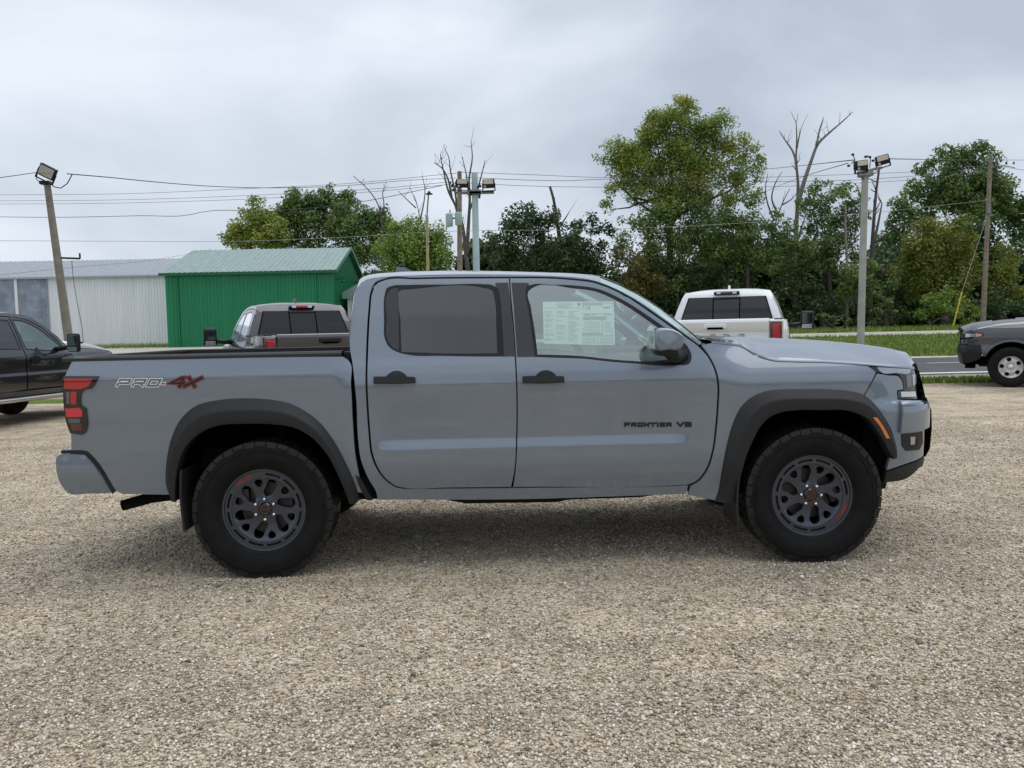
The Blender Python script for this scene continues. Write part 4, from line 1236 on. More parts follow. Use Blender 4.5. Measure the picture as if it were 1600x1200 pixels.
def asphalt_mat():
    m = mat('asphalt', (.055, .057, .06), .85)
    t = N(m, 'ShaderNodeTexCoord')
    n = N(m, 'ShaderNodeTexNoise', Scale=.8, Detail=8.0, Roughness=.7); L(m, t.outputs['Object'], n.inputs['Vector'])
    r = ramp(m, [(.3, (.050, .051, .054)), (.7, (.085, .087, .092))]); L(m, n.outputs['Fac'], r.inputs[0])
    L(m, r.outputs[0], bsdf(m).inputs['Base Color'])
    n2 = N(m, 'ShaderNodeTexNoise', Scale=90.0, Detail=2.0); L(m, t.outputs['Object'], n2.inputs['Vector'])
    b = N(m, 'ShaderNodeBump', Strength=.4, Distance=.01); L(m, n2.outputs['Fac'], b.inputs['Height']); L(m, b.outputs[0], bsdf(m).inputs['Normal'])
    return m
GRAV, GRASS, ASPH = gravel_mat(), grass_mat(), asphalt_mat()
def sheet_mesh(name, xs, yf0, yf1, ny, lift, material, kind='structure'):
    """a strip of ground from yf0(x) to yf1(x), laid on the terrain"""
    P = []
    for x in xs:
        a, b = yf0(x), yf1(x)
        P.append([(x, y, float(terrain(x, y))+lift) for y in np.linspace(a, b, ny)])
    m = MB(); m.grid(P)
    o = m.build(name, material, None, smooth=True)
    for p in o.data.polygons:
        pass
    return tag(o, kind=kind)
def wob(x, a=.25, s=0.0): return a*(math.sin(x*1.3+s)+.6*math.sin(x*3.1+1.7+s)+.4*math.sin(x*7.3+s*2))
XS = np.r_[-900, -400, -200, -120, np.linspace(-80, 80, 81), 120, 200, 400, 900]
m = MB()
YS = np.r_[-900, -400, -150, -60, np.linspace(-20, 110, 66), 160, 300, 600, 1200]
m.grid([[(x, y, float(terrain(x, y))) for y in YS] for x in XS])
tag(m.build('ground', GRASS, smooth=True), kind='structure')
XL = np.linspace(-70, 70, 240)
lot_edge = lambda x: 12.35+wob(x, .10)
sheet_mesh('gravel_lot', XL, lambda x: -48.0, lot_edge, 70, .006, GRAV)
dirt = varied('dry_shoulder_dirt', (.33, .28, .20), .95, amt=.35, scale=3, bump=.5, bscale=60)
sheet_mesh('road_shoulder', XL, lambda x: 13.75+wob(x, .10, 2), lambda x: 15.5, 4, .004, dirt)
sheet_mesh('road', XL, lambda x: 15.35, lambda x: 23.75, 12, .010, ASPH)
white_line = varied('road_paint', (.72, .72, .70), .6, amt=.12, scale=8)
sheet_mesh('edge_line', XL, lambda x: 15.75, lambda x: 16.15, 3, .015, white_line)
dash_y = varied('worn_yellow_paint', (.55, .50, .36), .6, amt=.3, scale=8)
sheet_mesh('road_shoulder', XL, lambda x: 23.65, lambda x: 24.75+wob(x, .12, 5), 4, .006, varied('pale_shoulder', (.46, .42, .35), .95, amt=.3, scale=2))
path_m = varied('pale_gravel_path', (.42, .39, .34), .95, amt=.2, scale=1.2, bump=.4, bscale=40)
sheet_mesh('gravel_path', XL, lambda x: 42.7+wob(x, .2, 1), lambda x: 48.5+wob(x, .2, 4), 6, .006, path_m)
yard = sheet_mesh('yard', np.linspace(-90, -11, 60), lambda x: 30.0, lambda x: 74.0, 30, .005, path_m)
# faded dash of paint on the road
q = on_ground(1491, 567); mk = MB()
mk.grid([[(q[0]+dx, q[1]+dy, float(terrain(q[0], q[1]+dy))+.015) for dy in (-.10, .10)] for dx in np.linspace(-.9, .9, 5)])
tag(mk.build('centre_dash', dash_y), kind='structure')

# loose stones on the lot: too many to count
def stones():
    m = mat('loose_limestone', (.4, .36, .3), .9, spec=.2)
    g = N(m, 'ShaderNodeNewGeometry')
    r = ramp(m, [(0, (.15, .125, .095)), (.2, (.33, .275, .205)), (.5, (.53, .46, .35)), (.80, (.67, .61, .50)), (.95, (.79, .75, .67)), (1, (.86, .84, .78))])
    L(m, g.outputs['Random Per Island'], r.inputs[0])
    L(m, r.outputs[0], bsdf(m).inputs['Base Color'])
    n = 230000
    # denser towards the camera
    d = 2.2+(rng.random(n)**1.55)*9.5
    yy = CAM[1]+d
    xx = CAM[0]+(rng.random(n)*2-1)*(d*.70+.7)
    keep = np.ones(n, bool)
    xx, yy = xx[keep], yy[keep]; n = len(xx)
    s = .0045+.0065*rng.random(n)**2
    s = np.where(rng.random(n) < .012, s*1.9, s)
    base = np.array([(1, 0, 0), (-.35, .9, 0), (-.55, -.8, 0), (.1, .1, .75), (.15, -.15, -.7)])
    k = len(base)
    V = base[None]*(1+.6*(rng.random((n, k, 3))-.5))
    a = rng.random(n)*6.283; ca, sa = np.cos(a), np.sin(a)
    X = V[..., 0]*ca[:, None]-V[..., 1]*sa[:, None]; Y = V[..., 0]*sa[:, None]+V[..., 1]*ca[:, None]
    tl = (rng.random((n, 1))-.5)*.9
    Z = V[..., 2]+X*tl
    z0 = terrain(xx, yy)+.006
    W = np.stack([X*s[:, None]+xx[:, None], Y*s[:, None]+yy[:, None], Z*s[:, None]*.8+(z0+s*.30)[:, None]], -1).reshape(-1, 3)
    f = np.array([(0, 1, 3), (1, 2, 3), (2, 0, 3), (1, 0, 4), (2, 1, 4), (0, 2, 4)])
    Fc = (f[None]+(np.arange(n)*k)[:, None, None]).ravel()
    o = link('gravel_stones', fast_mesh('gravel_stones', W, Fc, 3, m))
    return tag(o, 'loose crushed limestone chips scattered over the parking lot', 'gravel', kind='stuff')
stones()

# grass blades along the lot edge and on the verge
def blades(name, n, fx, fy, h, label):
    m = mat(name+'_leaf', (.1, .15, .04), .8, spec=.15)
    g = N(m, 'ShaderNodeNewGeometry')
    r = ramp(m, [(0, (.10, .16, .03)), (.5, (.175, .255, .052)), (.85, (.24, .29, .08)), (1, (.34, .31, .14))]); L(m, g.outputs['Random Per Island'], r.inputs[0])
    L(m, r.outputs[0], bsdf(m).inputs['Base Color'])
    x = fx(n); y = fy(n, x); hh = h*(.4+rng.random(n)*.9)
    a = rng.random(n)*6.283; w = .012+.012*rng.random(n)+h*.05
    lx, ly = (rng.random(n)-.5)*hh*1.1, (rng.random(n)-.5)*hh*1.1
    z = terrain(x, y)+.002
    V = np.stack([np.stack([x-np.cos(a)*w, y-np.sin(a)*w, z], -1), np.stack([x+np.cos(a)*w, y+np.sin(a)*w, z], -1), np.stack([x+lx, y+ly, z+hh], -1)], 1).reshape(-1, 3)
    o = link(name, fast_mesh(name, V, np.arange(3*n), 3, m))
    return tag(o, label, 'grass', kind='stuff')
blades('verge_grass', 26000, lambda n: -5+rng.random(n)*45, lambda n, x: 12.3+rng.random(n)**.8*1.6, .09, 'mown grass strip between gravel lot and road')
blades('field_grass', 60000, lambda n: 2+rng.random(n)*55, lambda n, x: 24.6+rng.random(n)**1.3*18.3, .14, 'green grass field between the road and the gravel path')
blades('far_verge_grass', 16000, lambda n: 0+rng.random(n)*70, lambda n, x: 48.3+rng.random(n)*6, .30, 'rough grass below the woods beyond the gravel path')
blades('yard_weeds', 6000, lambda n: -62+rng.random(n)*44, lambda n, x: 63+rng.random(n)*12, .35, 'dry weeds growing along the foot of the white warehouse')

# ================================================================== buildings
def ribbed(m, p0, p1, q0, q1, n_out, rib, depth):
    """corrugated sheet between edge p0-p1 (foot) and q0-q1 (head); ribs run from foot to head"""
    p0, p1, q0, q1, n_out = map(np.array, (p0, p1, q0, q1, n_out))
    ln = np.linalg.norm(p1-p0); k = max(2, int(ln/rib))
    ts, hs = [], []
    for i in range(k):
        for f, h in ((0, 0), (.62, 0), (.72, 1), (.90, 1)): ts.append((i+f)/k); hs.append(h)
    ts.append(1); hs.append(0)
    A = [p0+(p1-p0)*t+n_out*h*depth for t, h in zip(ts, hs)]
    B = [q0+(q1-q0)*t+n_out*h*depth for t, h in zip(ts, hs)]
    m.grid([[tuple(a) for a in A], [tuple(b) for b in B]])
def sheet_metal(name, color, rough=.4, amt=.1, streak=.12, metal=0.0):
    m = mat(name, color, rough, metal=metal)
    t = N(m, 'ShaderNodeTexCoord'); mp = N(m, 'ShaderNodeMapping'); mp.inputs['Scale'].default_value = (1.2, 1.2, .08)
    L(m, t.outputs['Object'], mp.inputs['Vector'])
    n = N(m, 'ShaderNodeTexNoise', Scale=1.5, Detail=6.0, Roughness=.6); L(m, mp.outputs[0], n.inputs['Vector'])
    r = ramp(m, [(.3, tuple(c*(1-streak) for c in color)), (.7, tuple(min(1, c*(1+amt)) for c in color))]); L(m, n.outputs['Fac'], r.inputs[0])
    L(m, r.outputs[0], bsdf(m).inputs['Base Color'])
    return m
GREEN = sheet_metal('green_sheet', (.003, .195, .078), .45)
ROOFG = sheet_metal('weathered_green_roof', (.25, .34, .32), .42, amt=.12, streak=.18)
WHITES = sheet_metal('white_sheet', (.78, .80, .81), .5, amt=.05)
ROOFW = sheet_metal('grey_roof', (.30, .33, .37), .45, amt=.12, streak=.15)
DULL = varied('bare_zinc_sheet', (.26, .30, .36), .5, amt=.35, scale=1.1, metal=.2)
YG = 62.0
gl, gr_ = at(257, 423, YG), at(520, 422.5, YG)
gz = float(terrain(gl[0]+8, YG))-.05; ez = float((gl[2]+gr_[2])/2); WG = 15.0
rz = float(at(430, 389, YG+WG/2)[2])
gb = empty('green_shed', ((gl[0]+gr_[0])/2, YG+WG/2, gz), 0, 'green metal shed with pale green gabled roof beside the white warehouse', 'shed')
def loc(o, par):        # meshes are built in world space, then hung on the root
    o.parent = par; o.matrix_parent_inverse = Matrix.Translation(-Vector(par.location)); return o
x0, x1 = float(gl[0]), float(gr_[0])
m = MB()
ribbed(m, (x0, YG, gz), (x1, YG, gz), (x0, YG, ez), (x1, YG, ez), (0, -1, 0), .30, .035)
loc(m.build('wall', GREEN), gb)
m = MB()
k = 40
for xx in (x1, x0):
    P = []
    for i in range(k+1):
        t = i/k; y = YG+WG*t; top = ez+(rz-ez)*(1-abs(2*t-1))
        P.append([(xx, y, gz), (xx, y, top)])
    m.grid(P)
ribs = MB()
for i in range(1, k):
    t = i/k; y = YG+WG*t; top = ez+(rz-ez)*(1-abs(2*t-1))
    m.box((x1+.015, y, (gz+top)/2), (.04, .08, top-gz-.05))
m.grid([[(x0, YG+WG, gz), (x0, YG+WG, ez)], [(x1, YG+WG, gz), (x1, YG+WG, ez)]])
loc(m.build('gable_wall', GREEN), gb)
m = MB()
ov = .35
slope = (rz-ez)/(WG/2)
ribbed(m, (x0-ov, YG-ov, ez-slope*ov), (x1+ov, YG-ov, ez-slope*ov), (x0-ov, YG+WG/2, rz), (x1+ov, YG+WG/2, rz), (0, -.2, 1), .42, .05)
ribbed(m, (x0-ov, YG+WG+ov, ez-slope*ov), (x1+ov, YG+WG+ov, ez-slope*ov), (x0-ov, YG+WG/2, rz), (x1+ov, YG+WG/2, rz), (0, .2, 1), .42, .05)
loc(m.build('roof', ROOFG), gb)
m = MB(); m.box(((x0+x1)/2, YG-ov-.04, ez-slope*ov-.10), (x1-x0+2*ov, .10, .22)); loc(m.build('eave_trim', mat('dark_green_trim', (.008, .10, .045), .4)), gb)
for xx in (x0+1.0, x1-1.4):
    m = MB(); m.box((xx, YG-.08, (gz+ez)/2), (.10, .09, ez-gz-.2)); loc(m.build('downpipe', GREEN), gb)
for s_ in (-1, 1):
    m = MB(); yb = YG+WG/2+s_*(WG/2+ov); rot = None
    m.add([(x1+ov+.02, yb, ez-slope*ov-.22), (x1+ov+.02, yb, ez-slope*ov+.06), (x1+ov+.02, YG+WG/2, rz+.08), (x1+ov+.02, YG+WG/2, rz-.20)], [(0, 1, 2, 3)])
    m.add([(x1+ov-.03, yb, ez-slope*ov-.22), (x1+ov-.03, yb, ez-slope*ov+.06), (x1+ov-.03, YG+WG/2, rz+.08), (x1+ov-.03, YG+WG/2, rz-.20)], [(0, 1, 2, 3)])
    m.add([(x1+ov-.03, yb, ez-slope*ov-.22), (x1+ov+.02, yb, ez-slope*ov-.22), (x1+ov+.02, YG+WG/2, rz-.20), (x1+ov-.03, YG+WG/2, rz-.20)], [(0, 1, 2, 3)])
    loc(m.build('barge_board', GREEN), gb)
# wall lamp and lean-to on the gable end
wl = at(523.5, 437, YG+1.2)
m = MB(); m.tube([(x1+.02, YG+1.2, wl[2]), (x1+.5, YG+1.2, wl[2]+.15), (x1+.6, YG+1.2, wl[2]-.05)], .03, 6); m.lathe_z([(.02, 0), (.16, -.16), (.16, -.22)], 10, (x1+.6, YG+1.2, wl[2]-.02)); loc(m.build('wall_lamp', MT['trim']), gb)
lt = empty('lean_to_shed', (x1+2.2, YG+6, gz), 0, 'small white lean-to with pale green roof against the green gable wall', 'shed')
zl = float(at(541, 467, YG+3)[2])
m = MB(); ribbed(m, (x1+.6, YG+3, gz), (x1+4.0, YG+3, gz), (x1+.6, YG+3, zl), (x1+4.0, YG+3, zl), (0, -1, 0), .3, .03)
m.grid([[(x1+.6, YG+3, gz), (x1+.6, YG+3, zl)], [(x1+.6, YG+10, gz), (x1+.6, YG+10, zl)]]); m.grid([[(x1+4, YG+3, gz), (x1+4, YG+3, zl)], [(x1+4, YG+10, gz), (x1+4, YG+10, zl)]])
loc(m.build('wall', WHITES), lt)
m = MB(); m.prism([(x1+.2, zl+.0), (x1+4.3, zl+.0), (x1+4.3, zl+.12), (x1+2.0, zl+1.5), (x1+.2, zl+.5)], YG+2.7, YG+10.3); loc(m.build('roof', ROOFG), lt)

YW = 74.0
wr = at(285, 431, YW); wz = float(terrain(-30, YW))-.05; we = float(at(150, 431, YW)[2]); wx0 = -95.0; wx1 = float(wr[0])+6
WW = 18.0; wrz = float(at(150, 406.5, YW+WW/2)[2])
wb = empty('white_warehouse', ((wx0+wx1)/2, YW+WW/2, wz), 0, 'long white corrugated warehouse with low grey roof behind the leaning pole', 'warehouse')
xd = float(at(75, 480, YW)[0]); xp = float(at(28, 480, YW)[0])
m = MB(); ribbed(m, (xd, YW, wz), (wx1, YW, wz), (xd, YW, we), (wx1, YW, we), (0, -1, 0), .28, .04); loc(m.build('wall', WHITES), wb)
m = MB(); ribbed(m, (wx0, YW, wz), (xp-6, YW, wz), (wx0, YW, we), (xp-6, YW, we), (0, -1, 0), .28, .04); m.box(((xp-6+xd)/2, YW, we-.2), (xd-xp+6, .06, .4)); loc(m.build('wall', WHITES), wb)
for a, b in ((xp-5.9, xp-.15), (xp+.15, xd+.1)):
    m = MB(); ribbed(m, (a, YW-.10, wz+.05), (b, YW-.10, wz+.05), (a, YW-.10, we-.15), (b, YW-.10, we-.15), (0, -1, 0), .28, .03); loc(m.build('sliding_door', DULL), wb)
m = MB(); m.box((xp, YW-.12, (wz+we)/2-.05), (.26, .14, we-wz-.12)); loc(m.build('door_post', WHITES), wb)
m = MB()
ribbed(m, (wx0, YW-.3, we-.05), (wx1, YW-.3, we-.05), (wx0, YW+WW/2, wrz), (wx1, YW+WW/2, wrz), (0, -.1, 1), .5, .05)
ribbed(m, (wx0, YW+WW+.3, we-.05), (wx1, YW+WW+.3, we-.05), (wx0, YW+WW/2, wrz), (wx1, YW+WW/2, wrz), (0, .1, 1), .5, .05)
loc(m.build('roof', ROOFW), wb)
m = MB(); m.box(((wx0+wx1)/2, YW-.33, we-.12), (wx1-wx0, .08, .16)); loc(m.build('gutter', mat('gutter_grey', (.34, .37, .40), .5)), wb)
m = MB()
for xx in (wx0, wx1):
    m.add([(xx, YW, wz), (xx, YW+WW, wz), (xx, YW+WW, we), (xx, YW+WW/2, wrz-.05), (xx, YW, we)], [(0, 1, 2, 3, 4)])
m.add([(wx0, YW+WW, wz), (wx1, YW+WW, wz), (wx1, YW+WW, we), (wx0, YW+WW, we)], [(0, 1, 2, 3)])
loc(m.build('end_wall', WHITES), wb)

# ================================================================== poles and lamps
WOODP = varied('weathered_pole_wood', (.25, .20, .155), .9, amt=.35, scale=5, bump=.5, bscale=30)
WOODT = varied('tan_pole_wood', (.42, .34, .22), .9, amt=.25, scale=5, bump=.4, bscale=30)
GREYW = varied('grey_brown_pole', (.22, .20, .165), .9, amt=.25, scale=4, bump=.4, bscale=30)
CONC = varied('pale_concrete_pole', (.34, .35, .32), .85, amt=.15, scale=3)
BLUEP = varied('pale_blue_pole', (.42, .55, .57), .6, amt=.12, scale=3)
LEDG = mat('led_lens', (.62, .58, .46), .25, coat=.6)
LEDW = mat('lamp_bezel_grey', (.5, .52, .54), .4)
def pole(par, base, top, r0, r1, material, name='shaft', n=12):
    m = MB(); b, t = np.array(base), np.array(top)
    m.tube([tuple(b+(t-b)*k/6) for k in range(7)], [r0+(r1-r0)*k/6 for k in range(7)], n)
    return loc(m.build(name, material, smooth=False, angle=40), par)
def flood(par, c, w, tilt, yaw=0.0, roll=0.0, old=False):
    """a flat floodlight: finned housing, lens, driver box and bracket"""
    rot = Matrix.Rotation(yaw, 3, 'Z')@Matrix.Rotation(roll, 3, 'Y')@Matrix.Rotation(tilt, 3, 'X')
    c = Vector(c)
    m = MB(); m.rbox(c, (w, .10, w*.74), .015, rot); 
    for k in range(7):
        m.box(c+rot@Vector((-w*.42+w*.14*k, .07, 0)), (.015, .06, w*.66), rot)
    h = loc(m.build('lamp_housing', MT['trim']), par)
    m = MB()
    if old: m.rbox(c+rot@Vector((0, -.058, 0)), (w*.84, .016, w*.58), .008, rot)
    else: m.rbox(c+rot@Vector((0, -.058, w*.15)), (w*.84, .016, w*.36), .008, rot)
    o = m.build('lamp_lens', LEDG if not old else MT['clear_lens']); loc(o, par)
    if not old:
        m = MB(); m.rbox(c+rot@Vector((-w*.30, -.055, -w*.22)), (w*.16, .02, w*.16), .006, rot); loc(m.build('sensor', LEDW), par)
    m = MB()
    for s_ in (-1, 1): m.box(c+rot@Vector((s_*w*.52, .0, -w*.28)), (.02, .05, w*.62), rot)
    m.box(c+rot@Vector((0, 0, -w*.58)), (w*1.04, .05, .02), rot)
    loc(m.build('lamp_bracket', MT['trim']), par)
    return h
# leaning pole on the left
YP = 13.2
pt, pb = at(74, 290, YP), at(106, 520, YP)
d = (pb-pt)/(pb[2]-pt[2]); zg = float(terrain(pb[0], YP)); base = pt+d*(zg-.1-pt[2])
p = empty('leaning_light_pole', tuple(base), 0, 'leaning wooden light pole with one square floodlight at the far left', 'light pole')
pole(p, base, pt, 0.112, .070, GREYW)
flood(p, at(74, 268.5, YP-.15), .36, R(14), R(10), R(28), old=True)
m = MB(); a0 = at(94.5, 403, YP); a1 = at(125, 404, YP); m.tube([tuple(a0), tuple(a1)], .022, 6); m.tube([tuple(a1), tuple(a1+np.array([0, 0, .12]))], .02, 6); loc(m.build('side_arm', MT['trim']), p)
m = MB(); m.tube([tuple(at(*q, YP)) for q in ((112, 407), (114, 430), (120, 470), (128, 510), (131, 540))], .006, 4); loc(m.build('hanging_wire', MT['trim']), p)
m = MB(); m.tube([tuple(at(*q, YP)) for q in ((75, 284), (85, 292), (95, 294), (105, 287), (110, 278), (113, 272))], .012, 5); m.tube([tuple(at(*q, YP)) for q in ((58, 272), (57, 280), (65, 288), (74, 289))], .010, 5); m.rbox(tuple(at(72, 286, YP)), (.22, .2, .08), .02); loc(m.build('lamp_wiring', MT['trim']), p)
# pale blue pole in the middle
YB = 13.2
pt = at(741.5, 270, YB); base = np.array([at(743.5, 420, YB)[0], YB, float(terrain(0, YB))-.1])
p = empty('pale_blue_light_pole', tuple(base), 0, 'pale blue light pole with two floodlights behind the truck roof', 'light pole')
pole(p, base, pt, .088, .072, BLUEP)
flood(p, at(721.5, 286.5, YB-.2), .26, R(10), R(8)); flood(p, at(763.5, 287, YB-.2), .265, R(10), R(-8))
m = MB(); m.box(tuple(at(742, 301, YB-.1)), (.86, .06, .06)); m.box(tuple(at(742, 301, YB)), (.26, .26, .10)); loc(m.build('cross_arm', MT['steel']), p)
m = MB()
for q in (((728, 300), (733, 306), (739, 302)), ((747, 300), (750, 308), (752, 297), (757, 303)), ((747, 296), (749, 285), (752, 292)), ((727, 284), (731, 292), (736, 298))):
    m.tube([tuple(at(*k, YB-.12)) for k in q], .014, 5)
for q in ((707, 290), (708, 297), (747, 292), (749.5, 291), (749, 308)): m.rbox(tuple(at(*q, YB-.12)), (.05, .05, .06), .015)
loc(m.build('lamp_wiring', MT['trim']), p)
# concrete pole on the right
YC = 13.1
pt = at(1352, 264, YC); base = np.array([at(1347.5, 520, YC)[0]-.06, YC, float(terrain(8, YC))-.1])
p = empty('concrete_light_pole', tuple(base), 0, 'pale grey pole with two angled floodlights behind the hood', 'light pole')
pole(p, base, pt, .086, .072, CONC)
flood(p, at(1345.5, 258, YC-.2), .285, R(12), R(6), R(-8)); flood(p, at(1378.5, 250, YC-.1), .285, R(14), R(-14), R(-14))
m = MB(); a, b = at(1356, 266, YC-.1), at(1378, 262, YC-.1); m.tube([tuple(a), tuple(b)], .03, 6); m.box(tuple(at(1352, 271, YC)), (.26, .26, .14)); loc(m.build('cross_arm', MT['steel']), p)
m = MB()
for q in (((1341, 268), (1342, 276), (1350, 280)), ((1358, 268), (1364, 273), (1369, 268)), ((1350, 245), (1355, 243), (1360, 247), (1359, 262)), ((1333, 242), (1336, 250), (1330, 256))):
    m.tube([tuple(at(*k, YC-.05)) for k in q], .011, 5)
for q in ((1353, 245), (1359, 245.5), (1364, 251), (1369, 247), (1332.5, 241.5), (1326, 259)): m.rbox(tuple(at(*q, YC-.05)), (.06, .05, .05), .015)
loc(m.build('lamp_wiring', MT['trim']), p)
# wooden utility poles
YU = 39.0
pt = at(718, 268, YU); bx = at(715.5, 420, YU); base = np.array([bx[0], YU, float(terrain(bx[0], YU))-.1])
up = empty('transformer_pole', tuple(base), 0, 'brown utility pole carrying pale blue transformers behind the truck roof', 'utility pole')
pole(up, base, pt, .17, .12, WOODP)
for qx, qy in ((702, 344), (716.5, 342)):
    c = at(qx, qy, YU-.45); m = MB(); m.lathe_z([(0, .36), (.16, .35), (.19, .32), (.19, -.30), (.17, -.33), (0, -.33)], 16, tuple(c)); o = m.build('transformer', BLUEP, angle=40); loc(o, up)
    m = MB(); m.tube([(c[0]+.05, c[1], c[2]+.34), (c[0]+.05, c[1], c[2]+.55)], .03, 6); loc(m.build('bushing', MT['trim']), up)
m = MB(); m.box(tuple(at(716, 291, YU-.15)), (.9, .08, .10)); m.box(tuple(at(712, 341, YU-.2)), (.8, .08, .08)); loc(m.build('cross_arm', WOODP), up)
for dx in (-12, -4, 5, 11):
    c = at(716+dx, 287, YU-.15); m = MB(); m.lathe_z([(.02, 0), (.06, .03), (.03, .07), (.05, .10), (0, .14)], 8, tuple(c)); loc(m.build('insulator', MT['trim']), up)
YL = 34.0
pt = at(667, 338, YL); bx = at(667.2, 425, YL); base = np.array([bx[0], YL, float(terrain(bx[0], YL))-.1])
sp_ = empty('yard_lamp_pole', tuple(base), 0, 'thin tan lamp pole with a small round lamp left of the transformer pole', 'light pole')
pole(sp_, base, pt, .085, .07, WOODT)
m = MB(); m.tube([tuple(at(667, 352, YL)), tuple(at(667.5, 330, YL)), tuple(at(669.5, 304, YL))], .035, 8); loc(m.build('lamp_arm', MT['steel']), sp_)
c = at(670.5, 302.5, YL); m = MB(); m.lathe_z([(0, .12), (.05, .11), (.08, .03), (.17, .0), (.17, -.04), (0, -.06)], 14, tuple(c)); loc(m.build('lamp_head', MT['trim'], angle=40), sp_)
YR = 54.0
pt, bx = at(1548, 240, YR), at(1535.5, 507, YR)
base = bx.copy(); base[2] = float(terrain(bx[0], YR))-.1
rp_ = empty('right_utility_pole', tuple(base), 0, 'tall plain wooden utility pole leaning slightly at the right edge of woods', 'utility pole')
pole(rp_, base, pt, .20, .14, WOODP)
m = MB(); m.tube([tuple(at(1548, 262, YR-.2)), tuple(at(1566, 258, YR-.3)), tuple(at(1586, 262, YR-.3))], .03, 6)
m.tube([tuple(at(1551, 240, YR)), tuple(at(1563, 238, YR)), tuple(at(1573, 247, YR)), tuple(at(1574, 258, YR))], .02, 5)
m.rbox(tuple(at(1545, 327, YR-.25)), (.25, .2, .7), .04)
loc(m.build('pole_hardware', MT['steel']), rp_)
for qx in (1558, 1572, 1584):
    c = at(qx, 257, YR-.3); m = MB(); m.lathe_z([(.02, 0), (.08, .05), (.04, .12), (.07, .17), (0, .22)], 8, tuple(c)); loc(m.build('insulator', MT['trim']), rp_)
g0, g1 = at(1503, 456, 50.5), at(1488, 515, 50.5)
gy = empty('guy_wire_marker', tuple(g1), 0, 'thin yellow guy wire guard rising from the path before the utility pole', 'guy wire')
m = MB(); m.tube([tuple(g1), tuple(g0)], .055, 8); loc(m.build('yellow_guard', varied('yellow_plastic', (.55, .42, .06), .6)), gy)
m = MB(); m.tube([tuple(g0), tuple(at(1545, 330, 53.8))], .015, 5); loc(m.build('guy_wire', MT['steel']), gy)

# ---- wires
WIRE = mat('weathered_cable', (.055, .060, .065), .6)
WIREP = mat('pale_cable', (.30, .33, .28), .6)
def wire(pts, Y0, Y1, r, label, material=None):
    c = crom([(a, b) for a, b in pts], 22, closed=False)
    f = (c[:, 0]-c[0, 0])/(c[-1, 0]-c[0, 0])
    P = [tuple(at(q[0], q[1], Y0+(Y1-Y0)*t)) for q, t in zip(c, f)]
    m = MB(); m.tube(P, r*.58, 5)
    return tag(m.build('overhead_wire', material or WIRE), label, 'wire', 'overhead wires')
wire([(-30, 281), (0, 277.5), (60, 269)], 11, 13.2, .014, 'short dark cable entering from the left edge to the leaning pole')
wire([(105, 271.5), (170, 277), (240, 284), (330, 291), (435, 293.5), (540, 290), (640, 281.5), (712, 278)], 13.2, 39, .022, 'dark sagging cable from the leaning pole to the transformer pole')
wire([(-30, 304.5), (200, 302.5), (380, 295), (540, 287), (718, 270)], 60, 39, .022, 'uppermost of three parallel wires over the white warehouse')
wire([(-30, 314), (200, 312), (440, 303), (600, 294), (706, 284)], 60, 39, .022, 'middle of three parallel wires over the white warehouse')
wire([(-30, 319), (200, 317), (440, 308.5), (600, 298), (712, 287)], 60, 39, .022, 'lowest of three parallel wires over the white warehouse')
wire([(-30, 338.5), (90, 339.5), (220, 337), (300, 335), (312, 332), (420, 330), (560, 316), (690, 290)], 50, 39, .030, 'thick kinked cable crossing behind the leaning pole')
wire([(-30, 376), (200, 377), (345, 377.5), (520, 371.5), (716, 361), (900, 359), (1100, 352), (1346, 334), (1542, 313)], 52, 51, .026, 'long low pale service cable running in front of the trees', WIREP)
wire([(-30, 433), (100, 419), (240, 406), (330, 390)], 40, 61, .016, 'thin cable rising to the green shed roof')
wire([(720, 269), (830, 273), (940, 277.5), (1080, 278.5), (1190, 277), (1340, 272), (1450, 267), (1549, 257)], 39, 51.3, .022, 'upper wire between the two utility poles')
wire([(726, 277), (830, 281.5), (890, 282.3), (940, 280), (1080, 284), (1190, 284), (1340, 281), (1450, 273), (1560, 259)], 39, 51.2, .026, 'second wire between the two utility poles')
wire([(728, 286), (840, 291), (940, 292.5), (1080, 292.5), (1190, 292), (1340, 286), (1450, 279), (1572, 260)], 39, 51.2, .022, 'third wire between the two utility poles')
wire([(1180, 266), (1250, 259), (1334, 250)], 45, 13.1, .024, 'upper cable from behind the big tree to the grey light pole')
wire([(1190, 302), (1217, 290), (1270, 271), (1325, 255)], 45, 13.1, .020, 'lower cable slanting up to the grey light pole')
wire([(1390, 248), (1470, 249.5), (1549, 250), (1640, 250)], 13.1, 50, .020, 'cable from grey light pole to the right edge of the picture')
wire([(1560, 259), (1600, 266), (1640, 268)], 51.2, 45, .024, 'short wire leaving the right utility pole at the picture edge')

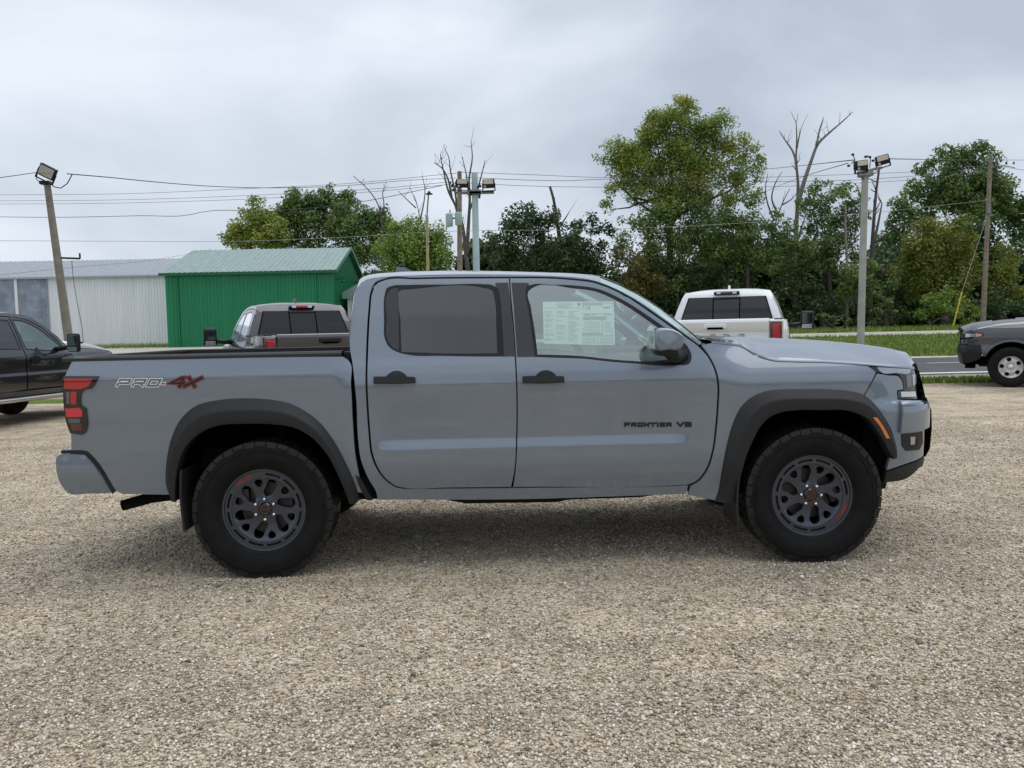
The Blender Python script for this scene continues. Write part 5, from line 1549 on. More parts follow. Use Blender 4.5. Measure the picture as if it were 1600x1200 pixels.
# ================================================================== trees
def leaf_mat(name, cols, trans=.42):
    m = bpy.data.materials.new(name); m.use_nodes = True
    nt = m.node_tree; nt.nodes.clear()
    o = nt.nodes.new('ShaderNodeOutputMaterial')
    g = nt.nodes.new('ShaderNodeNewGeometry')
    r = nt.nodes.new('ShaderNodeValToRGB'); e = r.color_ramp.elements
    while len(e) < len(cols): e.new(.5)
    for i, c in enumerate(cols): e[i].position = i/(len(cols)-1); e[i].color = (*c, 1)
    tc = nt.nodes.new('ShaderNodeTexCoord'); n = nt.nodes.new('ShaderNodeTexNoise'); n.inputs['Scale'].default_value = .45; n.inputs['Detail'].default_value = 3
    nt.links.new(tc.outputs['Object'], n.inputs['Vector'])
    ad = nt.nodes.new('ShaderNodeMath'); ad.operation = 'MULTIPLY_ADD'; ad.inputs[1].default_value = .45; 
    sb = nt.nodes.new('ShaderNodeMath'); sb.operation = 'MULTIPLY_ADD'; sb.inputs[1].default_value = 1.7; sb.inputs[2].default_value = -.58
    nt.links.new(n.outputs['Fac'], sb.inputs[0]); nt.links.new(g.outputs['Random Per Island'], ad.inputs[0]); nt.links.new(sb.outputs[0], ad.inputs[2])
    nt.links.new(ad.outputs[0], r.inputs[0])
    df = nt.nodes.new('ShaderNodeBsdfDiffuse'); tr = nt.nodes.new('ShaderNodeBsdfTranslucent'); gl = nt.nodes.new('ShaderNodeBsdfGlossy'); gl.inputs['Roughness'].default_value = .45
    mx = nt.nodes.new('ShaderNodeMixShader'); mx.inputs[0].default_value = trans
    mg = nt.nodes.new('ShaderNodeMixShader'); mg.inputs[0].default_value = .04
    nt.links.new(r.outputs[0], df.inputs[0]); nt.links.new(r.outputs[0], tr.inputs[0])
    nt.links.new(df.outputs[0], mx.inputs[1]); nt.links.new(tr.outputs[0], mx.inputs[2])
    nt.links.new(mx.outputs[0], mg.inputs[1]); nt.links.new(gl.outputs[0], mg.inputs[2])
    nt.links.new(mg.outputs[0], o.inputs[0])
    return m
LF = {
    'cottonwood': leaf_mat('cottonwood_leaf', [(0.12, 0.193, 0.04), (0.202, 0.293, 0.055), (0.312, 0.367, 0.067), (0.467, 0.43, 0.067)]),
    'mid': leaf_mat('mid_green_leaf', [(0.061, 0.112, 0.033), (0.115, 0.189, 0.051), (0.177, 0.255, 0.068), (0.244, 0.304, 0.087)]),
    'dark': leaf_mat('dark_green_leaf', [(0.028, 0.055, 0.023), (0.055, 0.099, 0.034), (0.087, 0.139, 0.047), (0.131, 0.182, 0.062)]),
    'bright': leaf_mat('bright_willow_leaf', [(0.105, 0.181, 0.03), (0.176, 0.277, 0.044), (0.251, 0.352, 0.061), (0.319, 0.385, 0.084)]),
    'olive': leaf_mat('olive_leaf', [(0.105, 0.129, 0.021), (0.164, 0.194, 0.029), (0.227, 0.247, 0.034), (0.278, 0.278, 0.053)]),
    'pale': leaf_mat('pale_leaf', [(0.09, 0.126, 0.036), (0.132, 0.18, 0.05), (0.18, 0.222, 0.072), (0.228, 0.24, 0.084)]),
    'rust': leaf_mat('turning_leaf', [(0.072, 0.074, 0.022), (0.132, 0.114, 0.026), (0.18, 0.144, 0.036), (0.144, 0.18, 0.048)]),
}
BARK = varied('bark', (.085, .072, .058), .95, amt=.4, scale=2.5, bump=.6, bscale=12)
BARKG = varied('bare_grey_wood', (.20, .175, .155), .9, amt=.3, scale=2.5)
BARKD = varied('dead_dark_wood', (.105, .088, .078), .9, amt=.3, scale=2.5)
def leaf_cloud(centres, radii, nper, size, material, name, par, flat=.85, hang=0.0):
    """leaf-sized quads through the volume of many clumps"""
    C = np.repeat(np.asarray(centres), nper, 0); Rr = np.repeat(np.asarray(radii), nper)
    n = len(C)
    dv = rng.normal(size=(n, 3)); dv /= np.linalg.norm(dv, axis=1, keepdims=True)
    rad = Rr*(rng.random(n)**.45)
    P = C+dv*rad[:, None]*np.array([1, 1, flat])
    if hang: P[:, 2] -= hang*rng.random(n)**2*Rr
    nm = dv*.5+np.array([0, 0, .55])+rng.normal(size=(n, 3))*.55
    nm /= np.linalg.norm(nm, axis=1, keepdims=True)
    a = np.cross(nm, rng.normal(size=(n, 3))); a /= np.linalg.norm(a, axis=1, keepdims=True)
    b = np.cross(nm, a)
    s = size*(.55+.9*rng.random(n))
    a *= s[:, None]; b *= (s*.62)[:, None]
    V = np.stack([P-a, P-b+nm*.1*s[:, None], P+a, P+b+nm*.1*s[:, None]], 1).reshape(-1, 3)
    me = fast_mesh(name, V, np.arange(4*n), 4, material)
    return link(name, me, par)
def limb_path(p0, p1, wig, n=6):
    p0, p1 = np.array(p0, float), np.array(p1, float)
    out = []
    off = rng.normal(size=3)*wig
    for i in range(n):
        t = i/(n-1)
        out.append(tuple(p0+(p1-p0)*t+off*math.sin(t*math.pi)+rng.normal(size=3)*wig*.25*(0 < i < n-1)))
    return out
def tree(name, lobes, base, Y, kind, label, leaf=.26, dens=1.0, trunk_r=.18, group='trees behind the lot', trunk_mat=None, depth=None, hang=0.0, gap=1.0, nlimb=7):
    """lobes: (px, py, radius_px) measured on the photograph; the crown gets matching depth"""
    bx = at(base[0], base[1], Y); bz = float(terrain(bx[0], Y))
    root = empty(name, (float(bx[0]), Y, bz), 0, label, 'tree' if 'bush' not in name and 'shrub' not in name else 'shrub', group)
    k = (Y-CAM[1])/F_PX
    cs, rs = [], []
    for (px, py, rp) in lobes:
        c = at(px, py, Y); r = rp*k
        dp = depth if depth else r*1.0
        nc = max(4, int(9*gap*(r/1.6)**1.6))
        for _ in range(nc):
            v = rng.normal(size=3); v /= np.linalg.norm(v); q = rng.random()**.5
            o = v*q*np.array([r*.86, max(r*.9, dp*.8), r*.80])
            cs.append(c-np.array([bx[0], Y, bz])+o); rs.append((.36+.34*rng.random())*min(r, 2.4)*(.9 if r > .9 else .8))
    cs, rs = np.array(cs), np.array(rs)
    nper = (dens*58*(rs/leaf/2.4)**2).clip(14, 700).astype(int)
    crown = leaf_cloud(cs, rs, nper, leaf*.5, LF[kind], 'crown', root, hang=hang)
    m = MB()
    topc = cs[np.argmax(cs[:, 2])]
    fork = np.array([topc[0]*.25, 0, max(.8, cs[:, 2].min()+.25*(cs[:, 2].max()-cs[:, 2].min()))])
    m.tube(limb_path((0, 0, -.2), fork, .12), np.linspace(trunk_r, trunk_r*.7, 6), 9)
    idx = rng.choice(len(cs), min(nlimb, len(cs)), replace=False)
    for i in idx:
        m.tube(limb_path(fork-np.array([0, 0, rng.random()*fork[2]*.3]), cs[i], .35), np.linspace(trunk_r*.40, .02, 6), 6)
    m.build('trunk', trunk_mat or BARK, root, smooth=True)
    return root
def dead_tree(name, limbs, Y, label, base, mat_=None):
    bx = at(base[0], base[1], Y); bz = float(terrain(bx[0], Y))
    root = empty(name, (float(bx[0]), Y, bz), 0, label, 'dead tree', 'bare dead trees')
    o0 = np.array([bx[0], Y, bz]); k = (Y-CAM[1])/F_PX
    for i, (pts, w0, w1) in enumerate(limbs):
        m = MB(); n = len(pts)
        c = crom([(a, b) for a, b in pts], 9, closed=False)
        dy = rng.normal()*.6
        P = [tuple(at(q[0], q[1], Y+dy*(j/len(c)))-o0) for j, q in enumerate(c)]
        if i == 0: P = [(P[0][0], 0, -.3)]+P
        m.tube(P, np.linspace(w0*k/2, w1*k/2, len(P)), 7)
        if i > 0 or True:       # twigs
            for _ in range(int(len(c)*.35)):
                j = rng.integers(len(P)//2, len(P)); p = np.array(P[j]); v = np.array([rng.normal()*.7, rng.normal()*.5, abs(rng.normal())+.3]); v /= np.linalg.norm(v)
                l = .4+.8*rng.random(); m.tube([tuple(p), tuple(p+v*l*.5), tuple(p+v*l+np.array([rng.normal()*.1, 0, .1]))], [w1*k*.4, w1*k*.3, w1*k*.2], 4)
        m.build('trunk' if i == 0 else 'branch', mat_ or BARKD, root, smooth=True)
    return root

# left group, behind the green shed
tree('shade_tree', [(365, 360, 20), (358, 375, 18), (400, 325, 20), (415, 355, 28), (392, 362, 32), (374, 378, 26), (408, 340, 24), (382, 330, 16), (420, 370, 34), (430, 345, 20)], (395, 520), 92, 'cottonwood', 'yellow-green tree at the left end of the left group', .34)
tree('shade_tree', [(445, 335, 28), (460, 305, 18), (510, 302, 16), (545, 315, 20), (470, 325, 34), (500, 318, 28), (452, 318, 18), (530, 320, 26), (480, 360, 44), (440, 375, 34), (520, 365, 40)], (480, 520), 96, 'mid', 'broad dark green tree behind the green shed roof', .36)
tree('shade_tree', [(545, 350, 36), (565, 345, 28), (585, 352, 26), (560, 385, 40), (600, 342, 20), (605, 370, 34)], (565, 520), 94, 'mid', 'mid green tree beside the ridge of the green shed', .34)
tree('willow_tree', [(640, 345, 24), (625, 362, 30), (660, 365, 34), (685, 375, 24), (630, 395, 46), (670, 400, 44), (605, 400, 30), (700, 400, 14), (640, 425, 40), (690, 425, 24)], (645, 520), 66, 'bright', 'bright yellow-green willow left of the transformer pole', .24, hang=.6)
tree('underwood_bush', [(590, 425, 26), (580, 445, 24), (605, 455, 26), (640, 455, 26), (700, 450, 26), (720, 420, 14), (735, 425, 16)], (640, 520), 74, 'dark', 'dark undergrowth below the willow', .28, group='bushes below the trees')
dead_tree('dead_tree', [([(598, 470), (597, 400), (596, 345), (590, 318), (575, 296), (552, 275)], 4, 1), ([(594, 340), (600, 322), (598, 300), (604, 284)], 2.5, .8)], 88, 'thin bare snag poking up above the left tree group', (598, 520))
dead_tree('dead_tree', [([(662, 460), (660, 380), (656, 340), (650, 315), (640, 293)], 3, .8), ([(657, 342), (662, 318), (664, 296), (660, 276)], 2.4, .8), ([(650, 325), (636, 312), (622, 298)], 2, .8)], 80, 'slender bare tree fanning out above the willow', (662, 520))
dead_tree('dead_tree', [([(733, 480), (731, 420), (727, 390), (722, 350), (712, 322), (701, 300), (694, 272), (688, 242)], 9, 1.2), ([(706, 310), (700, 280), (690, 262), (678, 254)], 4, 1.2), ([(729, 400), (732, 350), (734, 310), (733, 280), (738, 245), (736, 222)], 7, 1.0), ([(716, 335), (711, 300), (704, 268), (699, 240), (696, 235)], 4, 1), ([(733, 330), (745, 300), (752, 275), (758, 250)], 4, 1), ([(726, 370), (716, 340), (708, 310)], 4, 1.5), ([(732, 300), (728, 270), (722, 245)], 3, 1)], 56, 'tall bare many-limbed tree behind the two central poles', (733, 520))
# right woods
tree('shrub_tree', [(760, 385, 22), (745, 410, 18), (890, 375, 22), (880, 405, 26), (822, 325, 22), (800, 345, 28), (840, 345, 28), (862, 350, 24), (780, 375, 26), (820, 375, 40), (868, 385, 30), (770, 405, 26), (805, 420, 34), (850, 425, 34), (775, 440, 28)], (820, 500), 62, 'dark', 'dark round-topped tree right of the pale blue pole', .26)
dead_tree('dead_tree', [([(875, 470), (876, 400), (872, 360), (868, 330), (864, 308), (859, 291)], 8, 4), ([(876, 352), (884, 340), (890, 330)], 3, 1)], 66, 'broken dark snag topping the dark round tree', (875, 500))
tree('shade_tree', [(900, 352, 22), (925, 352, 22), (950, 358, 22), (885, 365, 22), (905, 375, 24), (930, 385, 26), (915, 410, 32), (890, 420, 30), (945, 420, 28), (920, 450, 36), (880, 460, 30)], (915, 500), 64, 'dark', 'low dark green tree between the snag and the cottonwood', .26)
tree('cottonwood_tree', [(1010, 212, 28), (1092, 200, 30), (1150, 222, 26), (1180, 270, 22), (1070, 165, 22), (1020, 182, 20), (975, 250, 30), (1050, 185, 34), (1030, 200, 30), (1075, 178, 26), (1120, 195, 28), (1105, 220, 34), (1060, 225, 40), (1000, 235, 34), (965, 232, 26), (945, 245, 18), (985, 265, 34), (1030, 268, 40), (1085, 265, 42), (1135, 250, 34), (1165, 245, 28), (1185, 245, 16), (1150, 280, 32), (960, 290, 24), (1000, 305, 30), (1045, 310, 38), (1095, 310, 38), (1130, 315, 28), (950, 320, 18), (1175, 310, 22)], (1045, 500), 63, 'cottonwood', 'tallest tree, a broad yellow-green cottonwood above the truck hood', .19, dens=.80, trunk_r=.34, gap=1.35, nlimb=18)
tree('shade_tree', [(1050, 345, 36), (1095, 350, 34), (1130, 350, 30), (1010, 345, 26), (985, 350, 22), (1070, 385, 40), (1020, 385, 34), (1120, 385, 34), (975, 385, 28), (1045, 330, 26), (1045, 415, 30), (1050, 450, 30), (1075, 320, 24)], (1060, 500), 61.5, 'mid', 'green vine-hung tree below the cottonwood crown', .22)
tree('shade_tree', [(1205, 345, 24), (1225, 360, 26), (1215, 385, 28), (1180, 325, 22), (1160, 365, 32), (1185, 385, 30), (1150, 400, 34), (1200, 405, 26), (1165, 345, 22), (1190, 350, 18)], (1165, 500), 61, 'mid', 'mid green tree behind the white truck cab', .25)
tree('turning_bush', [(965, 400, 24), (985, 415, 26), (1000, 435, 26), (970, 445, 28), (1020, 450, 26), (990, 470, 28)], (985, 500), 59, 'rust', 'yellowing bush under the left side of the cottonwood', .22, group='bushes below the trees')
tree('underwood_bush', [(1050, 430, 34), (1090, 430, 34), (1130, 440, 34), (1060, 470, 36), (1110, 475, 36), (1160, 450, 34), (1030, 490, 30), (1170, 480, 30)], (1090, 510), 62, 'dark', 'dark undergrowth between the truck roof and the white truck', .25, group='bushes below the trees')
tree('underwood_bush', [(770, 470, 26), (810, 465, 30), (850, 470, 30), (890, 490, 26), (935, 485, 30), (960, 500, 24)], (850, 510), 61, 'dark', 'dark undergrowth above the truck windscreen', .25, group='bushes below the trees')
dead_tree('dead_tree', [([(1243, 480), (1242, 400), (1244, 360), (1246, 320), (1247, 290), (1244, 250), (1245, 215), (1244, 192)], 11, 1.5), ([(1246, 320), (1256, 285), (1268, 250), (1278, 225), (1295, 208), (1316, 190), (1332, 175)], 8, 1.2), ([(1245, 255), (1238, 235), (1226, 218), (1218, 205)], 4, 1.2), ([(1276, 228), (1280, 205), (1287, 183)], 4, 1.2), ([(1245, 232), (1249, 212), (1252, 200)], 3, 1), ([(1243, 390), (1254, 350), (1262, 330)], 4, 1)], 66, 'big bare forked dead tree between cottonwood and grey pole', (1243, 520), BARKG)
dead_tree('dead_tree', [([(1206, 420), (1208, 365), (1216, 335), (1226, 310), (1234, 295)], 4, 1), ([(1210, 345), (1200, 320), (1196, 295), (1200, 270)], 3, .8), ([(1216, 335), (1206, 312), (1212, 285), (1222, 268)], 3, .8), ([(1222, 320), (1236, 312), (1246, 300)], 2.5, .8), ([(1208, 360), (1196, 345), (1186, 330)], 2.5, .8)], 66, 'fine twiggy bare tree at the right side of the cottonwood', (1206, 520))
tree('shade_tree', [(1255, 320, 22), (1262, 300, 18), (1330, 300, 20), (1345, 325, 22), (1280, 290, 18), (1300, 305, 26), (1285, 320, 26), (1318, 318, 26), (1270, 345, 28), (1305, 350, 34), (1335, 350, 24), (1265, 385, 30), (1300, 395, 38), (1335, 400, 28), (1230, 385, 26), (1245, 420, 34)], (1300, 500), 62, 'mid', 'leafy tree left of the grey light pole', .22)
dead_tree('dead_tree', [([(1324, 440), (1323, 400), (1321, 360), (1321, 322)], 5, 3)], 59.5, 'pale broken trunk standing in front of the leafy tree', (1324, 500), BARKG)
dead_tree('dead_tree', [([(1360, 460), (1362, 400), (1365, 350), (1369, 300), (1374, 262)], 8, 3), ([(1362, 395), (1372, 350), (1378, 318)], 6, 2), ([(1364, 380), (1388, 365), (1404, 350)], 4, 2)], 64.5, 'dark twin-stemmed snag just right of the grey light pole', (1360, 500), BARKD)
tree('shade_tree', [(1390, 370, 26), (1375, 395, 26), (1405, 385, 26), (1510, 245, 24), (1470, 290, 34), (1560, 310, 32), (1590, 320, 30), (1600, 345, 28), (1490, 245, 26), (1530, 240, 28), (1550, 260, 26), (1460, 262, 24), (1500, 275, 38), (1545, 290, 34), (1440, 300, 30), (1480, 310, 40), (1415, 320, 24), (1575, 290, 20), (1400, 345, 22), (1430, 345, 32), (1520, 330, 40), (1570, 335, 30), (1590, 365, 26)], (1480, 500), 84, 'mid', 'tall green tree rising behind the right utility pole', .34)
tree('olive_tree', [(1450, 365, 30), (1490, 362, 30), (1425, 385, 28), (1470, 390, 40), (1510, 385, 26), (1440, 415, 38), (1495, 420, 38), (1410, 420, 24), (1525, 410, 16), (1430, 450, 32), (1470, 455, 36), (1505, 455, 30)], (1470, 500), 60, 'olive', 'dense rounded olive-green tree left of the right utility pole', .22, dens=1.3)
tree('shade_tree', [(1565, 420, 28), (1590, 425, 24), (1560, 450, 28), (1590, 460, 26), (1575, 395, 20)], (1572, 500), 63, 'olive', 'olive tree at the right edge behind the dark truck', .24)
tree('leafy_bush', [(1450, 480, 22), (1475, 475, 26), (1500, 480, 26), (1525, 485, 18), (1435, 492, 16), (1490, 498, 20), (1515, 500, 14)], (1480, 512), 55, 'bright', 'bright green bush beside the gravel path', .20, group='bushes below the trees')
tree('leafy_bush', [(1385, 470, 16), (1378, 485, 16), (1395, 490, 14), (1372, 460, 10)], (1385, 512), 56, 'pale', 'pale broad-leaved bush right of the grey light pole', .24, group='bushes below the trees')
tree('leafy_bush', [(1335, 430, 24), (1360, 415, 22), (1320, 450, 26), (1375, 435, 24), (1350, 455, 26)], (1345, 512), 58, 'mid', 'mid green bush behind the grey light pole', .24, group='bushes below the trees')
tree('leafy_bush', [(1270, 500, 12), (1290, 497, 14), (1310, 500, 12), (1325, 503, 9), (1255, 503, 9)], (1290, 515), 53.5, 'mid', 'low bush by the path beside the white truck mirror', .20, group='bushes below the trees')
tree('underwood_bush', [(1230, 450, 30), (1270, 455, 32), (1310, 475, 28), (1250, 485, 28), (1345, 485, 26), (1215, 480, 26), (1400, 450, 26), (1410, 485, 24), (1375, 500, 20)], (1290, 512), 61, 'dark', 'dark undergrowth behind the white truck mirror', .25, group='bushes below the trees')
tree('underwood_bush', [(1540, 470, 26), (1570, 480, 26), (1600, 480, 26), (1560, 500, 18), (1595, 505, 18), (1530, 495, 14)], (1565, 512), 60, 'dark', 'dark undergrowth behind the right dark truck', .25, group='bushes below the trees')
# depth of the wood and the tree line across the road behind the photographer
def mass(name, x0, x1, y0, y1, h, n, size, kind, label, nper=26):
    x = x0+(x1-x0)*rng.random(n); y = y0+(y1-y0)*rng.random(n)
    top = h*(.72+.16*np.sin(x*.31)+.12*np.sin(x*.83+1)+.08*np.sin(x*1.9+2))
    z = terrain(x, y)+top*rng.random(n)**.8
    C = np.stack([x, y, z], 1)
    o = leaf_cloud(C, np.full(n, 1.1), nper, size, LF[kind], name, None)
    return tag(o, label, 'woods', kind='stuff')
mass('woodland_depth', -6, 66, 67, 76, 9.0, 4200, .24, 'dark', 'dark mass of woodland behind the nearer trees', 50)
mass('woodland_depth', -36, -2, 98, 104, 8.0, 1100, .34, 'dark', 'dark mass of woodland behind the green shed')
mass('far_treeline', -120, 120, -92, -84, 11.0, 1500, .8, 'mid', 'distant row of trees across the road opposite the lot')

sr = empty('showroom', (6, -34, 0), 0, 'low pale showroom with dark windows, seen only as a reflection in the truck', 'building')
m = MB(); m.box((6, -34, 2.3), (30, 9, 4.6)); loc(m.build('wall', varied('showroom_wall', (.62, .63, .62), .7, amt=.08), angle=30), sr)
m = MB(); m.rbox((6, -34, 4.9), (31, 10, .7), .05); loc(m.build('parapet', mat('parapet_white', (.75, .75, .75), .5)), sr)
for k in range(9):
    x = -6.5+k*3.1
    m = MB(); m.box((x, -29.45, 1.75), (2.5, .08, 2.7)); w_ = loc(m.build('window', mat('showroom_glass', (.03, .035, .04), .05, coat=1) if k == 0 else bpy.data.materials['showroom_glass']), sr)
    m = MB(); m.box((x, -29.38, 1.75), (.08, .06, 2.8)); m.box((x, -29.38, 3.13), (2.7, .07, .10)); loc(m.build('window_frame', MT['white_print']), sr)

# ================================================================== other pickups on the lot
RPL = crom([(-1.22, .97), (-1.15, 1.0), (0, 1.0, 1), (3.80, 1.0, 1), (4.05, .995), (4.25, .965), (4.40, .90), (4.50, .78), (4.555, .60), (4.585, .35), (4.595, .15), (4.60, 0)], .02, closed=False)
_rd = np.r_[0, np.cumsum(np.linalg.norm(np.diff(RPL, axis=0), axis=1))]
_h = int(len(RPL)*.5)
RPU = _rd-np.interp(0.0, RPL[:_h, 0], _rd[:_h])
_rt = np.gradient(RPL, RPU, axis=0)
for c in range(2):
    k = np.hanning(9); k /= k.sum(); _rt[:, c] = np.convolve(np.pad(_rt[:, c], 4, mode='edge'), k, 'valid')
RU_END = float(RPU[-1])
TR_cab = table([(.45, .94), (.60, .975), (.75, .995), (.86, 1.0), (.90, .985), (1.0, .985), (1.12, 1.0), (1.20, .995), (1.27, .965), (1.32, .945), (1.60, .86), (1.85, .765), (1.95, .70)], .012)
TR_bed = table([(.45, .95), (.60, .975), (.80, .99), (1.1, 1.0), (1.26, 1.0), (1.32, .99), (1.43, .965)], .014)
TR_nose = table([(.40, .93), (.55, .97), (.70, 1.01), (.80, 1.0), (.88, .975), (1.0, .985), (1.12, .975), (1.22, .93), (1.30, .86), (1.45, .70)], .012)
def rprof(u, z):
    w1, w2 = sst(.45, .70, u), sst(2.75, 3.2, u)
    s = zt(TR_bed, z)*(1-w1)+zt(TR_cab, z)*w1
    return s*(1-w2)+zt(TR_nose, z)*w2
def rside(u, z):
    u = np.asarray(u, float); z = np.asarray(z, float)
    x = np.interp(u, RPU, RPL[:, 0]); s = np.interp(u, RPU, RPL[:, 1])
    tx = np.interp(u, RPU, _rt[:, 0]); ts = np.interp(u, RPU, _rt[:, 1]); n = np.sqrt(tx*tx+ts*ts)+1e-9
    s = np.where(u > RU_END, s-(u-RU_END), s)
    o = rprof(u, z)-1.0
    return np.stack(np.broadcast_arrays(x-ts/n*o, -(s+tx/n*o), z), -1)
AX = 3.62
RV = np.r_[np.arange(.46, .84, .035), np.arange(.84, .93, .012), np.arange(.93, 1.1, .03), np.arange(1.1, 1.34, .016), np.arange(1.34, 2.0, .04)]
def ram_truck(material, wheel_mat, lens_tint, badge=None, chrome=True, black_bumper=True, step_bar=False):
    root = empty('parked_pickup', (0, 0, 0))
    def both(o):
        c = copy_tree(o, root); c.scale = (1, -1, 1); return c
    def P(name, pts, mt, holes=(), par=None, step=.06, off=0.0, edge=.006, depth=.03, st=.04):
        return panel(name, crom(pts, st), rside, mt, par or root, holes=holes, step=step, off=off, edge=edge, depth=depth, vrows=RV)
    def arch(cx, r, a0, a1, n=15, kz=1.0):
        return [(cx+r*math.cos(t), .42+r*kz*math.sin(t)) for t in np.linspace(a0, a1, n)]
    # body sides
    both(P('bed_side', [(-1.20, .62, 1), (-1.20, 1.40, 1), (.60, 1.42, 1), (.62, .58, 1)]+arch(0, .52, R(15), R(165))+[(-.55, .60, 1)], material))
    both(P('cab_frame', [(.65, .60, 1), (.64, 1.38), (.70, 1.60), (.80, 1.84), (.92, 1.905), (1.20, 1.935), (1.75, 1.94), (2.10, 1.91), (2.35, 1.82), (2.72, 1.56), (3.08, 1.30, 1), (3.02, 1.25, 1), (2.70, 1.48), (2.34, 1.75), (2.08, 1.85), (1.75, 1.885), (1.20, 1.88), (.96, 1.85), (.86, 1.75), (.80, 1.5), (.78, 1.2), (.80, .80), (.92, .62), (1.10, .585, 1), (2.80, .585, 1), (2.82, .48, 1), (.70, .48, 1)], material))
    rw = [(.93, 1.32, 1), (1.76, 1.30, 1), (1.70, 1.82, 1), (1.15, 1.82), (1.02, 1.78), (.94, 1.60)]
    fw = [(1.87, 1.30, 1), (2.30, 1.27), (2.66, 1.25), (2.90, 1.28, 1), (2.62, 1.47), (2.28, 1.72), (2.06, 1.81), (1.80, 1.83, 1)]
    rwo_, fwo_ = crom(rw, .04), crom(fw, .04)
    dr = P('rear_door', [(.815, 1.2), (.835, 1.5), (.89, 1.74), (.98, 1.835), (1.20, 1.868), (1.745, 1.872, 1), (1.80, 1.30), (1.805, .61, 1), (1.10, .61), (.94, .645), (.835, .82)], material, holes=[rwo_])
    df = P('front_door', [(1.765, 1.872, 1), (2.07, 1.838), (2.33, 1.735), (2.69, 1.465), (2.96, 1.25), (3.02, 1.10), (3.01, .9), (2.93, .70), (2.82, .61, 1), (1.83, .61, 1), (1.82, 1.30)], material, holes=[fwo_])
    for d_, wo_, gm in ((dr, rwo_, MT['glass_dark']), (df, fwo_, lens_tint)):
        gl_ = inset(wo_, .022)
        panel('window_trim', wo_, rside, MT['trim'], d_, holes=[gl_], step=.08, off=-.003, edge=.002, drop=.001, depth=.012)
        panel('window_glass', gl_, rside, gm, d_, step=.1, off=-.006, edge=.001, drop=0, depth=.004)
    for d_, hx in ((dr, .98), (df, 2.02)):
        panel('door_handle', crom([(hx-.11, 1.10), (hx-.11, 1.135), (hx+.11, 1.14), (hx+.115, 1.105)], .02), rside, MT['trim'] if black_bumper else material, d_, step=.03, off=.03, edge=.01, drop=.01, depth=.03)
    both(dr); both(df)
    fen = [(3.085, 1.295, 1), (3.40, 1.285), (3.9, 1.25), (4.28, 1.19, 1), (4.30, 1.08, 1), (4.42, .86, 1)]+arch(AX, .55, R(33), R(165), 16, 1.02)+[(3.04, .50, 1), (2.83, .50, 1), (2.835, .60, 1), (2.945, .69), (3.03, .90), (3.04, 1.10), (2.985, 1.25)]
    both(P('front_wing', fen, material))
    lip = resample(np.array(arch(AX, .56, R(25), R(172), 24, 1.02)), 40); lin = resample(np.array(arch(AX, .50, R(25), R(172), 24, 1.02)), 40)
    m = MB(); rows = []
    for t, o in ((0, 0), (.1, .02), (.8, .03), (1, .02)):
        p_, n_ = surf(rside, lip*(1-t)+lin*t); rows.append([tuple(q) for q in p_+n_*o])
    p_, n_ = surf(rside, lin); rows.append([tuple(q) for q in p_-n_*.2]); m.grid(rows)
    both(m.build('arch_lip', material, root, angle=40))
    # bonnet
    rows = []
    for x in np.linspace(0, 1, 14):
        u = 3.09+x*(4.52-3.09); zs = np.interp(u, [3.08, 3.4, 3.9, 4.28, 4.52], [1.305, 1.295, 1.262, 1.205, 1.15])
        p_ = rside(u, zs); row = []
        for t in np.r_[0, .02, np.linspace(.06, 1, 14)]:
            zc = np.interp(x, [0, .5, .85, 1], [1.44, 1.40, 1.33, 1.24])
            z = zs+(zc-zs)*(1-(1-min(1, t/.55))**2)+.02*math.exp(-((t-.45)/.06)**2)
            row.append((p_[0]+(.12*x+.03)*(1-(1-t)**2)*(x > .7)*(x-.7)/.3, p_[1]*(1-t), z))
        rows.append(row+[(a, -b, c) for a, b, c in row[-2::-1]])
    m = MB(); m.grid(rows); m.grid([rows[-1], [(a+.01, b, c-.03) for a, b, c in rows[-1]], [(a, b, c-.12) for a, b, c in rows[-1]]])
    hood = m.build('hood', material, root, angle=45)
    for sy in (-1, 1):
        m = MB(); m.rbox((3.75, sy*.48, 1.408), (.42, .10, .02), .008, Matrix.Rotation(R(3), 3, 'Y')); m.build('hood_vent', MT['dark_void'], hood)
    # lamps, grille, bumper
    hl_ = P('headlight', [(4.13, 1.13, 1), (4.10, 1.08), (4.16, 1.025, 1), (4.86, 1.0, 1), (4.86, 1.12, 1), (4.3, 1.165)], MT['gloss_black'], step=.04, off=.004)
    P('lamp_reflector', [(4.30, 1.10, 1), (4.28, 1.05, 1), (4.50, 1.04, 1), (4.50, 1.115, 1)], MT['clear_lens'], par=hl_, step=.04, off=.008, edge=.004)
    P('lamp_reflector', [(4.60, 1.105, 1), (4.60, 1.03, 1), (4.80, 1.02, 1), (4.80, 1.10, 1)], MT['clear_lens'], par=hl_, step=.04, off=.008, edge=.004)
    P('turn_lamp', [(4.16, 1.105, 1), (4.15, 1.06, 1), (4.265, 1.045, 1), (4.275, 1.115, 1)], mat('pale_amber', (.55, .30, .20), .2, coat=1), par=hl_, step=.04, off=.008, edge=.004)
    both(hl_)
    both(P('bumper_corner', [(4.30, 1.00, 1), (4.95, .98, 1), (4.95, .885, 1), (4.22, .90, 1)], material, step=.05))
    fb_ = P('front_bumper', [(4.16, .88, 1), (5.0, .88, 1), (RU_END, .86, 1), (RU_END, .48, 1), (4.75, .48), (4.35, .52), (4.16, .62)], MT['trim'] if black_bumper else MT['chrome'], step=.05, off=.012, depth=.06); both(fb_)
    P('bumper_strip', [(4.18, .875, 1), (5.0, .875, 1), (5.0, .845, 1), (4.18, .845, 1)], material, step=.05, off=.018, par=fb_)
    m = MB(); us_ = np.linspace(4.84, RU_END, 10)
